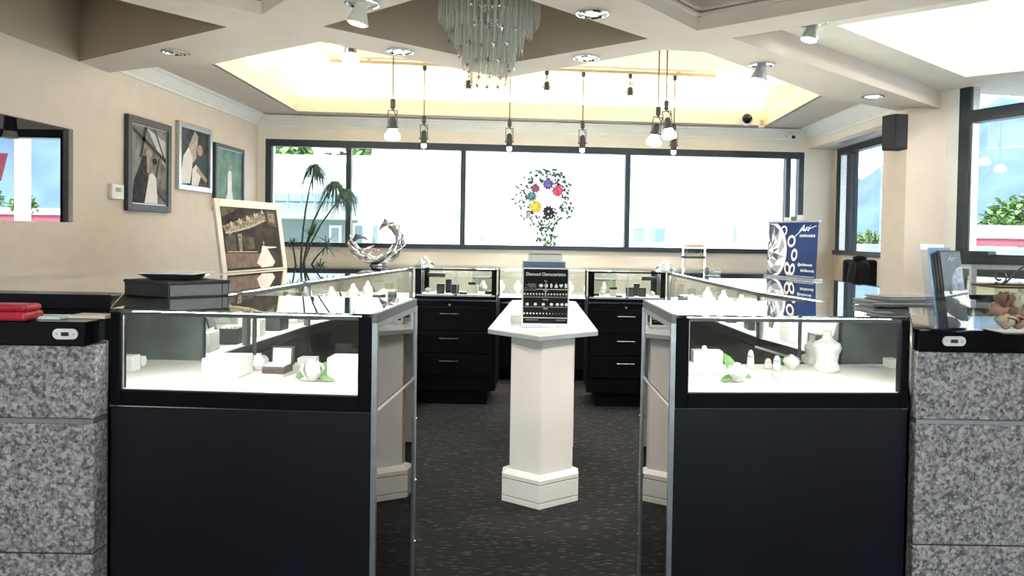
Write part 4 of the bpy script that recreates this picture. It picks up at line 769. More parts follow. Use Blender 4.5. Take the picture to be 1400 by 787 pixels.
def labs(s): return (['white ring block with four fingers standing inside '+s, 'cream necklace bust standing inside '+s, 'charcoal ring box with cream rolls on top inside '+s, 'brown earring card leaning inside '+s], ['ring blocks inside '+s, 'necklace busts inside '+s, 'ring boxes inside '+s, 'earring cards inside '+s])
for n_, a_, b2, s_, inw in ((8, (-1.43, 3.25), (-1.375, 4.25), 'the near left run showcase', -1), (20, (-1.365, 4.4), (-1.13, 6.1), 'the far left run showcase', -1), (20, (1.185, 4.2), (1.055, 6.1), 'the far right run showcase', 1), (5, (1.37, 3.4), (1.21, 4.0), 'the near right run showcase', 1)):
    lb, gp = labs(s_); stands(n_, a_, b2, .901, gp, lb, inw)
lb, gp = labs('the far showcase behind the sign')
for k in range(8):
    if k == 0: tb = thing('jewellery_bust', 'cream necklace bust in the far showcase, leftmost of its row', 'jewellery stand', (-.62, 7.42, .831), 0, gp[1]); MB().lathe([(.03, 0), (.03, .008), (.011, .014), (.012, .04), (.042, .075), (.038, .105), (.018, .135), (.013, .155)], 12).build('torso', 'cream2', tb, smooth=True)
    else: dup(tb, (-.62+1.24*k/7, 7.42+.08*(k % 2), .831), label='cream necklace bust in the far showcase, %s from the left' % ('', 'second', 'third', 'fourth', 'fifth', 'sixth', 'seventh', 'rightmost')[k])

for k, (x, w_, m_) in enumerate(((2.82, .12, 'cream2'), (2.98, .10, 'plastic'), (3.14, .16, 'wood'), (3.33, .10, 'cream2'))):
    t_ = thing('gift_box', ('small cream box leftmost in the tall case by the entrance', 'white box second in the tall case by the entrance', 'wide wooden box third in the tall case by the entrance', 'cream box rightmost in the tall case by the entrance')[k], 'box', (x, 4.72, 1.131)); MB().box(-w_/2, w_/2, -.05, .05, 0, .055).build('box', m_, t_, bevel=.003); MB().box(-w_/2-.003, w_/2+.003, -.053, .053, .055, .07).build('lid', m_, t_, bevel=.003)
# ================================================================== PLANT, SCULPTURE, WREATH, SMALL THINGS
random.seed(9)
pb = Vector((-2.30, 6.5, 0))
t = thing('potted_papyrus', 'tall papyrus plant with drooping heads in a pot behind the left run', 'plant', tuple(pb))
MB().lathe([(.13, 0), (.16, .05), (.19, .55), (.20, .60), (.17, .60), (.165, .56)], 20).build('pot', 'charcoal', t); MB().lathe([(.166, .555), (.0, .57)], 16).build('soil', 'bark', t)
MB().lathe([(.03, .55), (.022, .8), (.02, .95)], 8).build('stem_base', 'bark', t)
def stem(px0, px1, py1, bend, head, n, L_, yy, drooping=1.0):
    e_ = P(px1, py1, y=yy)-pb; s0 = Vector((P(px0, 372, y=6.35).x-pb.x, 0, 1.0)); s00 = Vector((s0.x*.4, 0, .56))
    mid = (s0+e_)/2+Vector((bend, 0, .06)); pts = [s00, s0]+[s0*(1-f_)**2+mid*2*f_*(1-f_)+e_*f_*f_ for f_ in (.2, .4, .6, .8, 1)]
    st = MB().tube(pts, [.010]*2+[.009, .008, .008, .007, .006], 6).build('stem', 'darkleaf', t)
    mb = MB()
    for k in range(n):
        a_ = random.uniform(0, 2*pi); el = random.uniform(-.2, 1.2); d = Vector((cos(a_)*cos(el), sin(a_)*cos(el), sin(el))); L2 = L_*random.uniform(.7, 1.1); w_ = .007
        s_ = d.cross(Vector((0, 0, 1))).normalized(); vs = []
        for i in range(6):
            f_ = i/5; c_ = e_+d*L2*f_*(1-.25*f_)+Vector((0, 0, -drooping*L2*1.15*f_*f_)); q = w_*(1-.75*f_); vs += [c_-s_*q, c_+s_*q]
        mb.add(vs, [(2*i, 2*i+1, 2*i+3, 2*i+2) for i in range(5)])
    mb.build('leaf_head', 'darkleaf', t)
stem(403, 430, 229, -.06, 0, 110, .20, 6.35); stem(408, 458, 252, -.16, 0, 110, .22, 6.3); stem(405, 425, 322, -.03, 0, 38, .26, 6.2, .15); stem(399, 400, 335, 0, 0, 30, .20, 6.3, .25); stem(408, 446, 338, -.03, 0, 36, .26, 6.3, .2); stem(402, 437, 366, .02, 0, 30, .2, 6.3, .25); stem(400, 474, 262, -.12, 0, 70, .2, 6.45, 1.1)
# dolphin sculpture
sp = on(517, 361, ZR); sp = Vector((sp.x, 6.28, ZR)); kx = 6.28/1000.0
t = thing('dolphin_sculpture', 'shiny silver sculpture of dolphins around a ring of driftwood waves on the left run', 'sculpture', (P(517, 361, y=6.28).x, 6.28, ZR+.001))
V = lambda px, py, dy=0.0: Vector(((px-517)*kx, dy, (361-py)*kx))
MB().lathe([(.065, 0), (.062, .012), (.04, .02), (.03, .04)], 20, T=Matrix.Diagonal((1.2, .8, 1, 1))).build('base', 'pewter', t, smooth=True)
arc = [(481, 322), (480, 330), (486, 341), (496, 349), (508, 354), (520, 355), (532, 350), (541, 342), (547, 331), (546, 318), (540, 309), (531, 305)]
for k in range(6):
    ph = k*pi/3; pts = []
    for i, (x, y) in enumerate(arc[k % 2:]):
        a_ = ph+i*.75; pts.append(V(x+3.2*cos(a_), y+3.4*sin(a_), .035*sin(a_+1)))
    MB().tube(pts, [.007]+[.017+.006*((i+k) % 2) for i in range(len(pts)-2)]+[.004], 8).build('wave_strand', 'silver' if k % 3 else 'pewter', t, smooth=True)
for x0, y0, x1, y1 in ((500, 350, 512, 338), (526, 352, 540, 328), (510, 353, 528, 342), (490, 340, 512, 333), (535, 345, 551, 334)):
    MB().tube([V(x0, y0, -.03), V((x0+x1)/2-2, (y0+y1)/2+3, -.05), V(x1, y1, -.02)], [.007, .012, .003], 8).build('wave_crest', 'silver', t, smooth=True)
def dolphin(pts, r, fin):
    rs = [r*q for q in (.18, .45, .85, 1.0, .85, .5, .22)]; mb = MB().tube([V(*p_) for p_ in pts], rs, 10); d_ = mb.build('dolphin', 'pewter', t, smooth=True)
    mb = MB(); c_ = V(*pts[3]); f_ = V(*fin); mb.prism([(0, 0), (1, 0), (.5, 1)], -.006, .006); mb = MB().add([c_+Vector((-.03, -.006, 0)), c_+Vector((.03, -.006, .005)), f_, c_+Vector((-.03, .006, 0)), c_+Vector((.03, .006, .005))], [(0,1,2), (3,2,4), (0,2,3), (1,4,2)]); mb.build('dorsal_fin', 'pewter', d_)
    e_ = V(*pts[6]); mb = MB().add([e_, e_+Vector((.045, -.03, .01)), e_+Vector((.03, 0, .012)), e_+Vector((.045, .03, .014))], [(0,1,2), (0,2,3)]); mb.build('tail_fluke', 'pewter', d_)
dolphin([(518, 312), (520, 309), (523, 305), (527, 303), (531, 302), (535, 302), (539, 301)], .022, (525, 295)); dolphin([(502, 326), (499, 323), (494, 321), (488, 322), (483, 326), (480, 331), (479, 337)], .020, (486, 317)); dolphin([(497, 352), (493, 349), (489, 346), (485, 343), (482, 340), (480, 337), (478, 333)], .020, (481, 347))
for x, y, s in ((508, 341, 1), (518, 340, 1), (513, 338, .8)): MB().ell(V(x, y, -.03), (.014*s, .010*s, .010*s), 8, 6).build('pink_shell', mat('pink_enamel', (.45, .18, .22), .3), t)
# wreath hanging in the window
yw = 8.16
t0 = P(745, 275, y=yw); t = thing('flower_wreath', 'wreath of coloured silk flowers and twigs hanging in the middle window', 'wreath', tuple(t0)); kx = yw/1000.0
V = lambda px, py, dy=0.0: Vector(((px-745)*kx, dy, (275-py)*kx))
MB().tube([V(745+24*cos(a_*pi/12), 273+26*sin(a_*pi/12)) for a_ in range(25)], .004, 6).build('twig_ring', 'bark', t); MB().tube([V(745, 247), V(745, 232), V(745, 205)], .0015, 5).build('hanging_wire', 'darkmetal', t)
random.seed(4); mb = MB()
for k in range(260):
    a_ = random.uniform(0, 2*pi); r = random.uniform(21, 41); mid = V(745+r*cos(a_), 272+r*sin(a_)*1.02, random.uniform(-.03, .02))
    if k > 205: mid = V(random.uniform(735, 760), random.uniform(298, 334), random.uniform(-.03, .02))
    leafmb(mb, mid, (random.uniform(-1, 1), random.uniform(-.2, .2), random.uniform(-1, 1)), random.uniform(.03, .06), .022, .2, (0, -1, .1))
mb.build('leaves', 'darkleaf', t)
mb = MB()
for k in range(22): leafmb(mb, V(random.uniform(734, 760), random.uniform(320, 335)), (random.uniform(-1, 1), -.1, random.uniform(-.3, 1)), .05, .022, .2, (0, -1, .1))
mb.build('spring_leaves', 'tleaf', t)
for px, py, r, c_ in ((749, 252, .075, (.16, .15, .42)), (762, 261, .078, (.72, .12, .22)), (732, 258, .062, (.30, .10, .20)), (727, 269, .068, (.12, .28, .27)), (733, 283, .084, (.85, .68, .12)), (750, 289, .076, (.035, .03, .06))):
    fmm = mat('silk_bloom', c_, .7, var=.2); mb = MB()
    for l in range(2):
        for k in range(10):
            a_ = 2*pi*(k+.5*l)/10; leafmb(mb, V(px, py, -.02-.015*l), (cos(a_), -.25-.3*l, sin(a_)), r*(1-.3*l), r*.5, -.1, (0, -1, 0))
    f_ = mb.build('flower', fmm, t); MB().ell(V(px, py, -.04), (.012, .012, .012), 8, 6).build('flower_eye', 'print_white' if px == 750 else fmm, f_)
# chrome rack, jar, acrylic wedges
yr = 6.55
b0 = P(933, 371, y=yr); t = thing('display_rack', 'small chrome stand with a black bar and brown top on the right run', 'display rack', (P(948, 371, y=yr).x, yr, ZR+.001)); kx = yr/1000.0
hz = (372-342)*kx+.01
for s in (-1, 1): MB().box(s*.098-.008, s*.098+.008, -.008, .008, 0, hz).build('upright', 'chrome', t); MB().tube([(s*.065+.01, 0, hz-.01), (s*.065-.01, -.02, hz*.58)], .004, 6).build('slanted_rod', 'darkmetal', t); MB().box(s*.098-.012, s*.098+.012, -.05, .05, 0, .008).build('foot', 'chrome', t)
MB().box(-.108, .108, -.012, .012, hz-.016, hz).build('top_rail', 'chrome', t); MB().tube([(-.085, -.01, hz+.008), (.085, -.01, hz+.008)], .010, 10).build('top_roll', mat('copper_roll', (.40, .20, .10), .4, metal=.4), t); MB().tube([(-.115, -.02, hz*.55), (.10, -.02, hz*.55)], .011, 10).build('black_bar', 'black', t)
q = on(968, 376, ZR); t = thing('ring_light_jar', 'clear jar with a dark lid lying on the right run beside the chrome rack', 'jar', (q.x, q.y, ZR+.03)); MB().tube([(-.025, 0, 0), (.0, 0, 0)], .029, 16).build('dark_cap', 'charcoal', t); MB().tube([(.0, 0, 0), (.04, 0, 0), (.055, 0, 0), (.095, 0, 0)], [.027, .020, .020, .026], 16).build('glass_body', 'acr', t); MB().box(-.02, .08, -.012, .012, -.029, -.024).build('rest', 'acr', t)
for px, lab in ((580, 'clear acrylic wedge on top of the left drawer backed case'), (910, 'clear acrylic wedge on top of the right drawer backed case')):
    q = P(px, 365, y=6.5); t = thing('acrylic_wedge', lab, 'display wedge', (q.x, 6.5, ZR+.001))
    MB().prism([(-.09, 0), (.09, 0), (0, .085)], -.05, .05, Matrix.Rotation(pi/2, 4, 'X')).build('wedge', 'acr', t); MB().box(-.09, .09, -.052, .052, 0, .004).build('foot', 'acr', t)
# chair with jacket behind the right run
q = P(1186, 372, y=7.1); t = thing('office_chair', 'black high office chair behind the right run under the side window', 'chair', (q.x-.06, 7.1, 0), radians(4))
ztop = P(1195, 355, y=7.1).z
mb = MB().box(-.17, .17, .0, .06, .82, ztop); mb.build('backrest', 'fabric', t, bevel=.028); MB().box(-.18, .18, -.42, .0, .70, .77).build('seat', 'fabric', t, bevel=.025); MB().bar((0, .04, .72), (0, .05, .95), .06, .02, (1, 0, 0)).build('back_bracket', 'black', t); MB().tube([(0, -.2, .1), (0, -.2, .70)], .028, 10).build('gas_column', 'darkmetal', t)
for k in range(5):
    a_ = 2*pi*k/5; l_ = MB().bar((0, -.2, .11), (.22*cos(a_), -.2+.22*sin(a_), .07), .045, .03).build('base_arm', 'black', t); MB().ell((.22*cos(a_), -.2+.22*sin(a_), .03), (.03, .03, .03), 10, 8).build('castor', 'black', l_)
MB().tube([(.16*cos(k*pi/12*2), -.2+.16*sin(k*pi/12*2), .32) for k in range(13)], .012, 6).build('foot_ring', 'chrome', t)
q2 = P(1175, 372, y=7.02); jz = P(1174, 353, y=7.02).z
t = thing('jacket', 'black jacket draped over the left side of the office chair', 'jacket', (q2.x, 7.02, .86), radians(4))
mb = MB(); rows = []
for i in range(9):
    f_ = i/8; w_ = .085+.035*f_; z = (jz-.86)*(1-f_*.95); rows.append([(x_*w_-.04*f_+.012*sin(7*x_+3*f_), (-.02-.018*cos(9*x_)*f_) if i else .03, z+(-.02*abs(x_) if i < 2 else 0)) for x_ in [(-1+2*j/10) for j in range(11)]])
vs = [p_ for r_ in rows for p_ in r_]; mb.add(vs, [(i*11+j, (i+1)*11+j, (i+1)*11+j+1, i*11+j+1) for i in range(8) for j in range(10)])
o = mb.build('body', 'fabric', t, smooth=True); sm = o.modifiers.new('thick', 'SOLIDIFY'); sm.thickness = .02
MB().tube([(-.08, -.03, jz-.90), (-.11, -.05, jz-1.05), (-.115, -.05, jz-1.25)], [.03, .038, .035], 10).build('sleeve', 'fabric', t, smooth=True); MB().tube([(-.06, .0, jz-.862), (0, .005, jz-.852), (.06, .0, jz-.862)], .02, 8).build('collar', 'fabric', t, smooth=True)
# speaker on the pier
a = P(1208, 158, y=6.12); b_ = P(1233, 206, y=6.12)
t = thing('wall_speaker', 'black wall speaker mounted on the beige pier at the right', 'speaker', (3.03, 6.12, b_.z), 0); x0, x1 = a.x-3.03, b_.x-3.03; hz = a.z-b_.z
MB().prism([(x0, .03), (x0+.045, -.10), (x1, -.10), (x1, .05)], 0, hz).build('cabinet', 'speaker', t, bevel=.008); MB().box(x0+.055, x1-.01, -.106, -.10, .015, hz-.015).build('grille', 'speaker', t, bevel=.002); MB().box(x1-.03, x1+.03, -.02, .05, hz*.4, hz*.6).build('bracket', 'darkmetal', t)
# cameras and sensor
q = P(1025, 160, y=7.95); t = thing('dome_camera', 'black dome camera with a white collar in the lit ceiling tray', 'security camera', (q.x, 8.06, q.z)); TR = Matrix.Rotation(pi/2, 4, 'X'); MB().lathe([(.075, -.03), (.078, 0), (.06, .012)], 20, T=TR).build('collar', 'plastic', t); MB().ell((0, -.012, 0), (.055, .05, .055), 16, 10).build('dome', 'slab', t, smooth=True)
MB().box(-.03, .03, .03, .06, -.03, .03).build('bracket', 'plastic', t)
q = P(1045, 166, y=7.95); t = thing('motion_sensor', 'small cream motion sensor beside the dome camera', 'sensor', (q.x, 8.07, q.z)); MB().box(-.03, .03, -.04, 0, -.055, .055).build('housing', 'plastic', t, bevel=.01); MB().box(-.02, .02, -.043, -.04, -.03, .03).build('lens', mat('amber_lens', (.55, .35, .18), .3), t)
q = P(1082, 186, y=8.25); t = thing('bullet_camera', 'small white bullet camera in the right back corner under the crown', 'security camera', (q.x, 8.26, q.z)); MB().tube([(0, .03, 0), (0, -.08, -.02)], .03, 14).build('barrel', 'plastic', t); MB().tube([(0, -.081, -.02), (0, -.085, -.021)], .02, 12).build('lens', 'black', t); MB().tube([(0, .08, .05), (0, .06, .045), (0, .0, .01)], .012, 8).build('arm', 'plastic', t)
# linear slots on the bulkhead
t = thing('air_vent', 'slotted air vent under the bulkhead above the right side window', 'vent', (3.17, 7.45, 2.5)); MB().box(-.07, .07, -.45, .45, -.006, 0).build('frame', 'crown', t)
for k in range(3): MB().box(-.045+k*.035, -.030+k*.035, -.42, .42, -.0075, -.0055).build('slot', 'black', t)
# ================================================================== LIGHT FITTINGS
def downlight(px, py, lab, z=ZB, lit='e_dim', r=.085, spot=False, energy=0, shade='alu'):
    c_ = P(px, py, z=z); t_ = thing('downlight', lab, 'ceiling light', (c_.x, c_.y, z))
    MB().lathe([(r*.78, -.001), (r, -.001), (r, -.010), (r*.86, -.012), (r*.78, -.004)], 24).build('trim_ring', 'chrome', t_, smooth=False)
    MB().lathe([(r*.78, -.005), (r*.55, .05), (r*.45, .055)], 24).build('reflector', 'chrome', t_)
    if spot:
        MB().lathe([(.025, 0), (.030, -.01), (.034, -.045), (.055, -.105), (.05, -.107)], 16, T=Matrix.Rotation(radians(12), 4, 'Y')).build('spot_shade', shade, t_); MB().lathe([(.049, -.104), (.04, -.112), (.0, -.115)], 16, T=Matrix.Rotation(radians(12), 4, 'Y')).build('bulb', lit, t_)
    else: MB().lathe([(r*.62, -.006), (r*.5, -.009), (.0, -.010)], 20).build('lens', lit, t_)
    if energy:
        ld = bpy.data.lights.new('downlight_lamp', 'SPOT'); ld.energy = energy; ld.spot_size = radians(100); ld.spot_blend = .6; ld.shadow_soft_size = .05; ld.color = (1, .95, .87); lo = bpy.data.objects.new('lamp', ld); C.objects.link(lo); lo.parent = t_; lo.location = (0, 0, -.14 if spot else -.03)
    return t_
downlight(240, 70, 'downlight beside the dark left coffer', lit='chrome', energy=14); downlight(547, 69, 'downlight between the chandelier and the lit tray, above the front left pendant', lit='chrome', energy=10)
downlight(802, 78, 'downlight right of the chandelier, the one nearer the windows', lit='chrome', energy=10); downlight(810, 17, 'larger looking downlight right of the chandelier, nearer the camera', lit='chrome', energy=10)
downlight(1193, 131, 'lit flat downlight near the wall speaker', lit='e_down', energy=15); downlight(1112, 30, 'downlight with a bright silver spot beside the right lightwell', z=ZU, lit='e_bulb', spot=True, energy=70); downlight(1042, 87, 'downlight with a bright spot at the right end of the lit tray', lit='e_bulb', spot=True, energy=70)
downlight(495, 3, 'chrome downlight with a cream cone shade at the picture top, left of the chandelier', lit='e_dim', spot=True, energy=20, shade='shade')
# unseen downlights added behind the camera to light the counter fronts
for x, y, lab in ((-1.9, 0.9, 'left'), (0.2, 0.6, 'middle'), (2.4, 0.9, 'right')):
    t = thing('downlight', 'added unseen downlight in the soffit behind the photographer, the %s one' % lab, 'ceiling light', (x, y, ZB)); MB().lathe([(.09, -.001), (.11, -.001), (.11, -.01), (.09, -.008)], 24).build('trim_ring', 'chrome', t); MB().lathe([(.088, -.004), (.0, -.006)], 20).build('lens', 'e_down', t)
    ld = bpy.data.lights.new('downlight_lamp', 'SPOT'); ld.energy = 60; ld.spot_size = radians(130); ld.spot_blend = .7; ld.shadow_soft_size = .09; ld.color = (1, .95, .88); lo = bpy.data.objects.new('lamp', ld); C.objects.link(lo); lo.parent = t; lo.location = (0, 0, -.03)
for x, y, lab, tx, tz in ((0.32, 1.75, 'right', 0.02, .45), (-0.30, 1.75, 'left', -0.02, .45)):  # unseen spots added overhead to brighten the table pedestal
    t = thing('added_fill_spot', 'added unseen fill spot over the aisle aimed at the island table, the %s one' % lab, 'spotlight', (x, y, ZB))
    MB().lathe([(.05, -.001), (.05, -.015), (.012, -.02), (.012, -.05)], 16).build('base', 'chrome', t); d_ = Vector((tx-x, 3.95-y, tz-ZB)).normalized(); Q = d_.to_track_quat('-Z', 'Y')
    T_ = Matrix.Translation((0, 0, -.06)) @ Q.to_matrix().to_4x4(); MB().lathe([(.03, .03), (.035, -.03), (.045, -.06)], 16, T=T_).build('can', 'alu', t); MB().lathe([(.042, -.061), (.0, -.063)], 16, T=T_).build('lens', 'e_bulb', t)
    ld = bpy.data.lights.new('added_fill_lamp', 'SPOT'); ld.energy = 135 if x > 0 else 85; ld.spot_size = radians(27); ld.spot_blend = .5; ld.shadow_soft_size = .03; ld.color = (1, .94, .87); lo = bpy.data.objects.new('lamp', ld); C.objects.link(lo); lo.parent = t; lo.location = Vector((0, 0, -.06))+d_*.08; lo.rotation_euler = Q.to_euler()
# tracks
ZTK = 3.17
def track(a_, b2, lab):
    t_ = thing('light_track', lab, 'light track', (*lerp(a_[:2], b2[:2], .5), 3.2)); MB().bar(a_, b2, .035, .03).build('rail', 'track', t_, world=True)
    for f_ in (.1, .5, .9): p_ = lerp(a_, b2, f_); MB().box(p_[0]-.02, p_[0]+.02, p_[1]-.02, p_[1]+.02, p_[2], 3.199).build('hanger', 'track', t_, world=True)
    return t_
A1 = P(450, 83, z=ZTK); A2 = P(978, 104, z=ZTK); track(tuple(A1), tuple(A2), 'tan lighting track across the lit tray carrying the rear pendants')
B1 = Vector((-1.5, 6.0, ZTK)); B2 = Vector((1.55, 6.3, ZTK)); track(tuple(B1), tuple(B2), 'tan lighting track nearer the chandelier carrying the front pendants')
def pendant(px, top, bot, yy, lab, kind='dark', rod=True, group=None, flare=False, tilt=0.0, energy=0, size=1.0):
    zt_ = ZTK-.015; x = P(px, 150, y=yy).x
    zb2 = P(px, bot, y=yy).z; t_ = thing('pendant_spotlight', lab, 'pendant light', (x, yy, zt_), 0, group); L_ = zt_-zb2
    MB().lathe([(.022, 0), (.022, -.035), (.012, -.05)], 10).build('track_adapter', 'pendant', t_)
    hh = (.30 if rod else .17)*size; hh = min(hh, L_-.05)
    if rod: MB().tube([(0, 0, -.05), (0, 0, -L_+hh)], .006, 8).build('rod', 'brass', t_); MB().lathe([(.021, -L_+hh+.03), (.021, -L_+hh-.035), (.008, -L_+hh-.055)], 10).build('socket_block', 'pendant', t_)
    else: MB().tube([(0, 0, -.05), (0, 0, -L_+hh-.03)], .006, 8).build('rod', 'pendant', t_)
    z0 = -L_+hh-.05 if rod else -L_+hh; hw_ = .037*size
    T_ = Matrix.Translation((0, 0, z0)) @ Matrix.Rotation(tilt, 4, 'Y')
    z1 = -(hh-.05) if rod else -hh
    for s in (-1, 1): MB().box(s*hw_-.003, s*hw_+.003, -.006, .006, z1*.60, -.01, T_).build('yoke_arm', 'pendant', t_)
    MB().box(-hw_, hw_, -.006, .006, -.014, -.008, T_).build('yoke_bridge', 'pendant', t_)
    MB().tube([T_ @ Vector((.0, 0, -.0)), T_ @ Vector((.03, -.02, z1*.18)), T_ @ Vector((.012, -.02, z1*.3)), T_ @ Vector((0, 0, z1*.40))], .0045, 6).build('cable', 'pendant', t_)
    MB().lathe([(.012, z1*.26), (.028*size, z1*.33), (.031*size, z1*.60), (.031*size, z1*.82)], 14, T=T_).build('lamp_body', 'pendant', t_); MB().tube([T_ @ Vector((-hw_*1.3, 0, z1*.60)), T_ @ Vector((hw_*1.3, 0, z1*.60))], .006, 6).build('pivot', 'pendant', t_)
    if flare: MB().lathe([(.026*size, z1*.62), (.066*size, z1*.88), (.060*size, z1*.98), (.0, z1*1.04)], 18, T=T_).build('bulb', 'e_bulb', t_, smooth=True)
    else: MB().lathe([(.024*size, z1*.80), (.026*size, z1*.94), (.0, z1)], 14, T=T_).build('bulb', 'e_bulb' if kind == 'lit' else 'e_dim', t_, smooth=True)
    if energy:
        ld = bpy.data.lights.new('pendant_lamp', 'SPOT'); ld.energy = energy; ld.spot_size = radians(80); ld.spot_blend = .6; ld.shadow_soft_size = .04; ld.color = (1, .96, .9); lo = bpy.data.objects.new('lamp', ld); C.objects.link(lo); lo.parent = t_; lo.location = T_ @ Vector((0, 0, z1*1.15))
    return t_
ya = lambda px: A1.y+(A2.y-A1.y)*(px-450)/(978-450.)
yb = lambda px: B1.y+(B2.y-B1.y)*((px-745)/1000*6.1-B1.x)/(B2.x-B1.x)
pendant(537, 0, 191, yb(537), 'pendant spotlight with a wide glowing bulb, left of the chandelier', 'lit', flare=True, energy=70)
pendant(580, 0, 203, ya(580), 'slim pendant spotlight right of the wide glowing left one', 'lit', energy=60)
pendant(697, 0, 207, ya(697), 'slim pendant spotlight right below the chandelier', 'lit', energy=60)
pendant(797, 0, 209, ya(797), 'slim pendant spotlight between the chandelier and the pair of bright bulbs', 'lit', energy=60)
pendant(900, 0, 199, yb(900), 'pendant spotlight with a glowing bulb, left one of the bright pair', 'lit', flare=True, tilt=radians(8), energy=70)
pendant(911, 0, 190, yb(911)+.12, 'pendant spotlight with a glowing bulb, right one of the bright pair', 'lit', flare=True, tilt=radians(-8), energy=70)
pendant(922, 0, 212, ya(922), 'slim pendant spotlight just right of the bright pair', 'lit', energy=60)
for px, bot, lab in ((640, 126, 'short dark track head left of the chandelier tip'), (747, 128, 'short dark track head right of the chandelier'), (861, 135, 'short dark track head left of the bright pendant pair')):
    pendant(px, 0, bot, ya(px), lab, 'dim', rod=False)
pendant(478, 0, 84, 5.35, 'short track head with a glowing bulb at the left end of the lit tray', 'lit', rod=False, flare=True, energy=15)
pendant(455, 0, 70, 5.3, 'second short track head, leftmost in the lit tray', 'lit', rod=False, flare=True, energy=10)
track((-1.75, 5.27, ZTK), (-1.2, 5.40, ZTK), 'short tan track at the left end of the lit tray')
# side-room pendant
q = P(14, 190, y=5.6); t = thing('pendant_spotlight', 'black pendant spot with a cream bulb seen through the left wall opening', 'pendant light', (q.x, 5.6, 2.6)); L_ = 2.6-q.z
MB().tube([(0, 0, 0), (0, 0, -L_+.17)], .010, 8).build('rod', 'pendant', t); MB().lathe([(.02, -L_+.20), (.04, -L_+.17), (.045, -L_+.06)], 12).build('lamp_body', 'pendant', t); MB().lathe([(.04, -L_+.06), (.055, -L_+.01), (.0, -L_)], 14).build('bulb', 'shade', t)
for s in (-1, 1): MB().box(s*.035-.004, s*.035+.004, -.006, .006, -L_+.1, -L_+.26).build('yoke_arm', 'pendant', t)
# chandelier
cx, cy = -.325, 4.05
t = thing('chandelier', 'tiered crystal rod chandelier hanging in the central ceiling coffer', 'chandelier', (cx, cy, 3.35))
MB().lathe([(.10, 0), (.10, -.03), (.03, -.05)], 20).build('canopy', 'chrome', t); MB().tube([(0, 0, -.05), (0, 0, -.42)], .012, 8).build('stem', 'chrome', t)
def rodmesh(L_, r): return MB().lathe([(r, 0), (r, -L_+r), (r*.3, -L_)], 6)
star = MB()
for k in range(4):
    a_ = pi/2*k; star.add([(.022*cos(a_), 0, .022*sin(a_)), (.0055*cos(a_+pi/4), -.004, .0055*sin(a_+pi/4)), (0, -.006, 0), (.0055*cos(a_-pi/4), -.004, .0055*sin(a_-pi/4))], [(0,1,2), (0,2,3)]); star.add([(.022*cos(a_), 0, .022*sin(a_)), (.0055*cos(a_+pi/4), .004, .0055*sin(a_+pi/4)), (0, .006, 0), (.0055*cos(a_-pi/4), .004, .0055*sin(a_-pi/4))], [(2,1,0), (3,2,0)])
r0 = None; s0 = None; zref = 3.35
crystal_star = mat('star_crystal', (.50, .47, .42), .12, metal=.85, var=.3)
for ti, (R_, ztop_, zbot, n) in enumerate(((.272, 2.92, 2.60, 46), (.235, 2.84, 2.545, 40), (.185, 2.76, 2.465, 34), (.140, 2.67, 2.38, 28), (.098, 2.58, 2.30, 20))):
    MB().tube([(R_*cos(2*pi*k/24), R_*sin(2*pi*k/24), ztop_-zref) for k in range(25)], .008, 6).build('tier_ring', 'chrome', t)
    for k in range(3): a_ = 2*pi*k/3; MB().tube([(0, 0, ztop_-zref+.05), (R_*cos(a_), R_*sin(a_), ztop_-zref)], .005, 5).build('tier_arm', 'chrome', t)
    rm = rodmesh(ztop_-zbot, .0075).build('crystal_rod', 'crystal', t); smm = None
    for k in range(n):
        a_ = 2*pi*(k+.37*ti)/n; o = rm if k == 0 else rm.copy()
        if k: C.objects.link(o)
        dz = random.uniform(-.012, .012); o.location = (R_*cos(a_), R_*sin(a_), ztop_-zref+dz)
        if k % 2 == 0 and ti > 0:
            if s0 is None: s0 = star.build('crystal_star', crystal_star, t); so_ = s0
            else: so_ = s0.copy(); C.objects.link(so_)
            so_.location = (R_*1.01*cos(a_), R_*1.01*sin(a_), zbot-zref-.012+dz); so_.rotation_euler = (0, random.uniform(0, .4), a_+pi/2)
MB().tube([(0, 0, -.4), (0, 0, -.98)], .008, 6).build('core_rod', 'chrome', t)
# ================================================================== OUTSIDE
struct('ground', MB().box(-120, 140, 8.95, 400, -.3, -.12).box(5.7, 140, -60, 8.95, -.3, -.12).box(-60, -7.5, -60, 8.95, -.3, -.12), 'asphalt')
YF = 16.0
t = thing('building', 'white stucco building across the street behind the back windows', 'building', (0, YF, -.12))
MB().box(-9.5, 6.1, YF, YF+8, -.12, 3.05).build('wall', 'facade', t, world=True); MB().box(-3.9, 6.1, YF+.4, YF+8, 3.05, 4.6).build('upper_wall', 'facade', t, world=True); MB().box(-9.6, 6.2, YF-.25, YF+.1, 2.93, 3.10).build('cornice', 'facade', t, world=True); MB().box(-9.5, -4.1, YF-.06, YF, .3, 1.72).build('block_base', 'facade2', t, world=True); MB().box(-9.5, -4.1, YF-.9, YF, 2.08, 2.24).build('canopy_band', 'awn', t, world=True)
for k in range(9): MB().box(-7.0+k*.28, -6.98+k*.28, YF-.92, YF-.89, 1.92, 2.24).build('canopy_post', 'awn', t, world=True)
for px0, px1, py0, py1 in ((452, 468, 308, 334), (484, 500, 305, 345), (508, 520, 305, 345), (652, 664, 320, 333), (862, 884, 308, 334), (884, 911, 308, 334), (998, 1008, 306, 334), (800, 805, 306, 338)):
    a_ = P(px0, py0, y=YF); b2 = P(px1, py1, y=YF); f_ = MB().box(a_.x, b2.x, YF-.10, YF, b2.z, a_.z).build('window', 'facade', t, world=True); MB().box(a_.x+.05, b2.x-.05, YF-.12, YF-.10, b2.z+.05, a_.z-.05).build('window_pane', 'extglass', f_, world=True)
